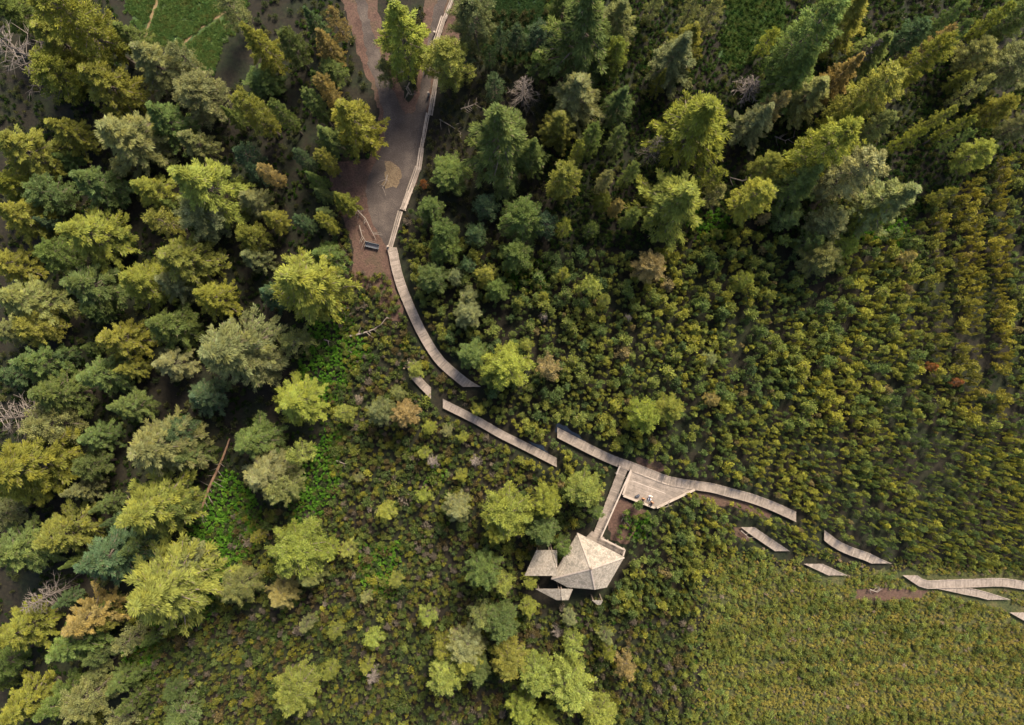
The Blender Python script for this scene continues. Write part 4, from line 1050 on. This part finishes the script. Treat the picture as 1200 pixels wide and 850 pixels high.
UGP = [[(362, 385), (392, 352), (412, 372), (418, 402), (440, 415), (405, 440), (392, 475), (372, 470), (352, 440)],
       [(230, 606), (250, 568), (272, 556), (300, 582), (304, 630), (278, 668), (252, 684), (232, 664), (222, 630)], [(338, 575), (372, 520), (392, 500), (400, 560), (370, 610), (345, 615)],
       [(728, 604), (748, 602), (765, 608), (752, 634), (736, 626)], [(805, 250), (850, 245), (860, 275), (815, 285)], [(505, 550), (525, 545), (520, 568), (500, 568)],
       [(1000, 265), (1060, 260), (1072, 285), (1010, 285)], [(150, 745), (190, 735), (180, 790), (140, 800)], [(590, 300), (640, 310), (640, 340), (600, 335)], [(420, 640), (470, 640), (460, 700), (425, 690)], [(185, 640), (235, 650), (255, 720), (200, 740), (180, 735)]]
under = []
G4 = Grid(6)
for poly in UGP:
    xs = [p[0] for p in poly]; ys = [p[1] for p in poly]
    n = int((max(xs) - min(xs)) * (max(ys) - min(ys)) * .3)
    for x, y in scatter(n, min(xs) - 6, max(xs) + 6, min(ys) - 6, max(ys) + 6):
        xx, yy = x + rs.normal() * 3, y + rs.normal() * 3
        if not inpoly(xx, yy, poly) or not G4.ok(x, y, 1.5) or blocked(x, y, 2): continue
        u = rs.uniform(); c = lerp((0.055, 0.150, 0.018), (0.120, 0.235, 0.028), u)
        if rs.uniform() < .06: c = (0.11, 0.15, 0.02)
        under.append((x, y, 2.0 + rs.uniform() * 1.4, c, 1.0))

for x, y in scatter(12000, -20, 830, -20, 880):
    if y < 300 and x > 470 or (140 < x < 300 and y < 90): continue
    k = math.sin(x * .05 + 1.3 * math.sin(y * .031)) * math.sin(y * .043 + .7 * math.sin(x * .04))
    if rs.uniform() > (.6 if x < 400 else .12) + .8 * k or (x > walk_x(y) and y < 690) or not G4.ok(x, y, 1.6) or blocked(x, y, 2): continue
    c = lerp((0.022, 0.055, 0.010), (0.060, 0.105, 0.018), rs.uniform())
    if x < 330: c = lerp(c, (0.015, 0.028, 0.008), .6)  # left forest plants darkened, canopy shade put into their colour
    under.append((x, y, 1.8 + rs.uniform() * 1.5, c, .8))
for x, y in scatter(15000, 640, 1240, -20, 290):
    k = math.sin(x * .05 + 1.3 * math.sin(y * .031)) * math.sin(y * .043 + .7 * math.sin(x * .04))
    if y > upper_edge(x) + 8 or rs.uniform() > .8 + .6 * k or not G4.ok(x, y, 1.6) or blocked(x, y, 2): continue
    under.append((x, y, 1.9 + rs.uniform() * 1.6, lerp((0.022, 0.052, 0.014), (0.060, 0.088, 0.022), rs.uniform()), .8))
grass = []
for poly in ([(140, -20), (292, -20), (284, 26), (258, 55), (248, 84), (222, 84), (205, 56), (165, 46)], [(858, -20), (922, -20), (918, 30), (898, 62), (862, 78), (842, 66), (850, 30)], [(560, -20), (660, -20), (640, 60), (600, 75), (560, 60)]):
    xs = [p[0] for p in poly]; ys = [p[1] for p in poly]
    for x, y in scatter(int((max(xs) - min(xs)) * (max(ys) - min(ys)) * .35), min(xs) - 5, max(xs) + 5, min(ys), max(ys) + 6):
        if not inpoly(x + rs.normal() * 3, y + rs.normal() * 3, poly): continue
        k = math.sin(x * .12 + math.sin(y * .1)) * math.sin(y * .15 + 1)
        if rs.uniform() < .25 - .4 * k: continue
        c = lerp((0.055, 0.105, 0.032), (0.085, 0.125, 0.034), rs.uniform())
        if rs.uniform() < .15 + .2 * k: c = (0.085, 0.098, 0.030)
        if x > 500 and x < 700: c = lerp(c, (0.02, 0.045, 0.02), .7)
        if 150 < x < 300 and (dseg(x, y, (186, -8), (169, 46)) < 3.2 or dseg(x, y, (264, 14), (216, 50)) < 3): continue
        grass.append((x, y, 1.6 + rs.uniform() * 1.8, c, .6))

def protos(nm, meshes):
    c = bpy.data.collections.new(nm)
    for i, me in enumerate(meshes):
        o = bpy.data.objects.new(f'{nm}_{i:02d}', me); c.objects.link(o)
    return c
def gn_scatter(name, items, coll, ncoll, hfun, rbase, hbase, label):
    n = len(items); co = np.zeros((n, 3)); sc = np.zeros((n, 3)); ro = np.zeros((n, 3)); ti = np.ones((n, 4)); ix = rs.integers(0, ncoll, n)
    for i, (x, y, r, c, hs) in enumerate(items):
        rm = r * S; h = hfun(rm) * hs * rs.uniform(.85, 1.15); p = P(x, y, h * .7); co[i] = (p.x, p.y, 0)
        sc[i] = (rm / rbase, rm / rbase, h / hbase); ro[i] = (rs.normal() * .06, rs.normal() * .06, rs.uniform(0, 6.28)); j = rs.uniform(.85, 1.15); ti[i, :3] = np.array(c) * j
    me = bpy.data.meshes.new(name); me.vertices.add(n); me.vertices.foreach_set('co', co.astype(np.float32).ravel())
    for nm, ty, arr, key in (('scl', 'FLOAT_VECTOR', sc, 'vector'), ('rot', 'FLOAT_VECTOR', ro, 'vector'), ('tint', 'FLOAT_COLOR', ti, 'color')):
        a = me.attributes.new(nm, ty, 'POINT'); a.data.foreach_set(key, arr.astype(np.float32).ravel())
    a = me.attributes.new('idx', 'INT', 'POINT'); a.data.foreach_set('value', ix.astype(np.int32))
    o = link_mesh(name, me); tag(o, label, None, None, 'stuff')
    ng = bpy.data.node_groups.new(name, 'GeometryNodeTree')
    ng.interface.new_socket('Geometry', in_out='INPUT', socket_type='NodeSocketGeometry'); ng.interface.new_socket('Geometry', in_out='OUTPUT', socket_type='NodeSocketGeometry')
    nd = ng.nodes; lk = ng.links
    gi = nd.new('NodeGroupInput'); go = nd.new('NodeGroupOutput'); ci = nd.new('GeometryNodeCollectionInfo'); ip = nd.new('GeometryNodeInstanceOnPoints')
    ci.inputs['Collection'].default_value = coll; ci.inputs['Separate Children'].default_value = True; ci.inputs['Reset Children'].default_value = True
    def na(nm, ty):
        q = nd.new('GeometryNodeInputNamedAttribute'); q.data_type = ty; q.inputs['Name'].default_value = nm; return q.outputs['Attribute']
    lk.new(gi.outputs[0], ip.inputs['Points']); lk.new(ci.outputs[0], ip.inputs['Instance']); ip.inputs['Pick Instance'].default_value = True
    lk.new(na('idx', 'INT'), ip.inputs['Instance Index']); lk.new(na('scl', 'FLOAT_VECTOR'), ip.inputs['Scale']); lk.new(na('rot', 'FLOAT_VECTOR'), ip.inputs['Rotation'])
    lk.new(ip.outputs[0], go.inputs[0])
    md = o.modifiers.new('scatter', 'NODES'); md.node_group = ng
    return o

dwarf = [make_shrub(500 + k, 3.2, .78, 15, 2, 22, .20, .6, tuft=.26) for k in range(4)] + [make_shrub(508, 3.2, .62, 20, 2, 18, .20, .7, tuft=.2), make_shrub(509, 3.2, .9, 9, 3, 22, .2, .5, tuft=.32), make_shrub(510, 2.8, .85, 11, 3, 16, .24, .4, tuft=.30, up=.1), make_shrub(511, 3.6, .6, 24, 2, 14, .18, .8, tuft=.17)]
dwarf_o = []
for me in dwarf:
    m2 = me.copy(); m2.materials.clear(); m2.materials.append(M['leaf']); dwarf_o.append(m2)
bush = [make_shrub(520 + k, 1.2, .62, 12, 2, 20, .155, .5, tuft=.22) for k in range(4)] + [make_shrub(526, 1.0, .7, 7, 3, 18, .17, .3, tuft=.3, up=.1), make_shrub(527, 1.5, .5, 18, 2, 14, .14, .7, tuft=.16), make_shrub(528, 1.1, .75, 6, 3, 10, .24, .3, tuft=.3)]
heat = [make_shrub(540 + k, .7, .40, 9, 2, 15, .115, .5, tuft=.15) for k in range(4)] + [make_shrub(546, .5, .5, 6, 3, 14, .12, .3, tuft=.22, up=.1), make_shrub(547, .8, .34, 12, 2, 12, .11, .7, tuft=.12)]
undr = [make_shrub(560 + k, .6, .36, 8, 2, 10, .17, .3, tuft=.16, up=.9, brown=.01) for k in range(4)]
m = MB(); m.tube([(0, 0, -.05), (.03, 0, 1.2), (0, .03, 2.9)], [.075, .055, .015], 6, 1.0); dw_trunk = m.mesh('trunk', M['bark'])
pines.sort(key=lambda q: -q[2])
NI = 280
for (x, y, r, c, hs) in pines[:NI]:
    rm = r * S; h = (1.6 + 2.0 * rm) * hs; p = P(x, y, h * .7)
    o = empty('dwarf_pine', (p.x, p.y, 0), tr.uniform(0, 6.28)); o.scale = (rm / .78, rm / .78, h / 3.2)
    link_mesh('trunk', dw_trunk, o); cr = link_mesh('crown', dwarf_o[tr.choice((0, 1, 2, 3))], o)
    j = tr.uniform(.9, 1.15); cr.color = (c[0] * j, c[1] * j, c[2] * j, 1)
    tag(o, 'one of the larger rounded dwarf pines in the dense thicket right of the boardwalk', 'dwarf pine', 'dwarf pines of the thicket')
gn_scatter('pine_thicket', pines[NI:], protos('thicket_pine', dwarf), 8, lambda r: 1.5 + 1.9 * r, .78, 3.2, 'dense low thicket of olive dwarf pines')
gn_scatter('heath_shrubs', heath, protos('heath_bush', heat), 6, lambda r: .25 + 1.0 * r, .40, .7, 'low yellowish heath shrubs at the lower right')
gn_scatter('mixed_scrub', scrub, protos('scrub_bush', bush), 7, lambda r: .5 + 1.2 * r, .62, 1.2, 'patchy mixed scrub around the pines')
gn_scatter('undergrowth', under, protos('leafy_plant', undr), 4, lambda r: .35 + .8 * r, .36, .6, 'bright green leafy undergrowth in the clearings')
gn_scatter('meadow_grass', grass, protos('grass_tuft', [make_shrub(580 + k, .35, .34, 9, 2, 14, .13, .4, tuft=.17, up=1.2, brown=0) for k in range(3)]), 3, lambda r: .2 + .4 * r, .3, .35, 'tussocky green grass in the glades at the top')
print('COUNTS', len(TREES), len(pines), len(heath), len(scrub), len(under))
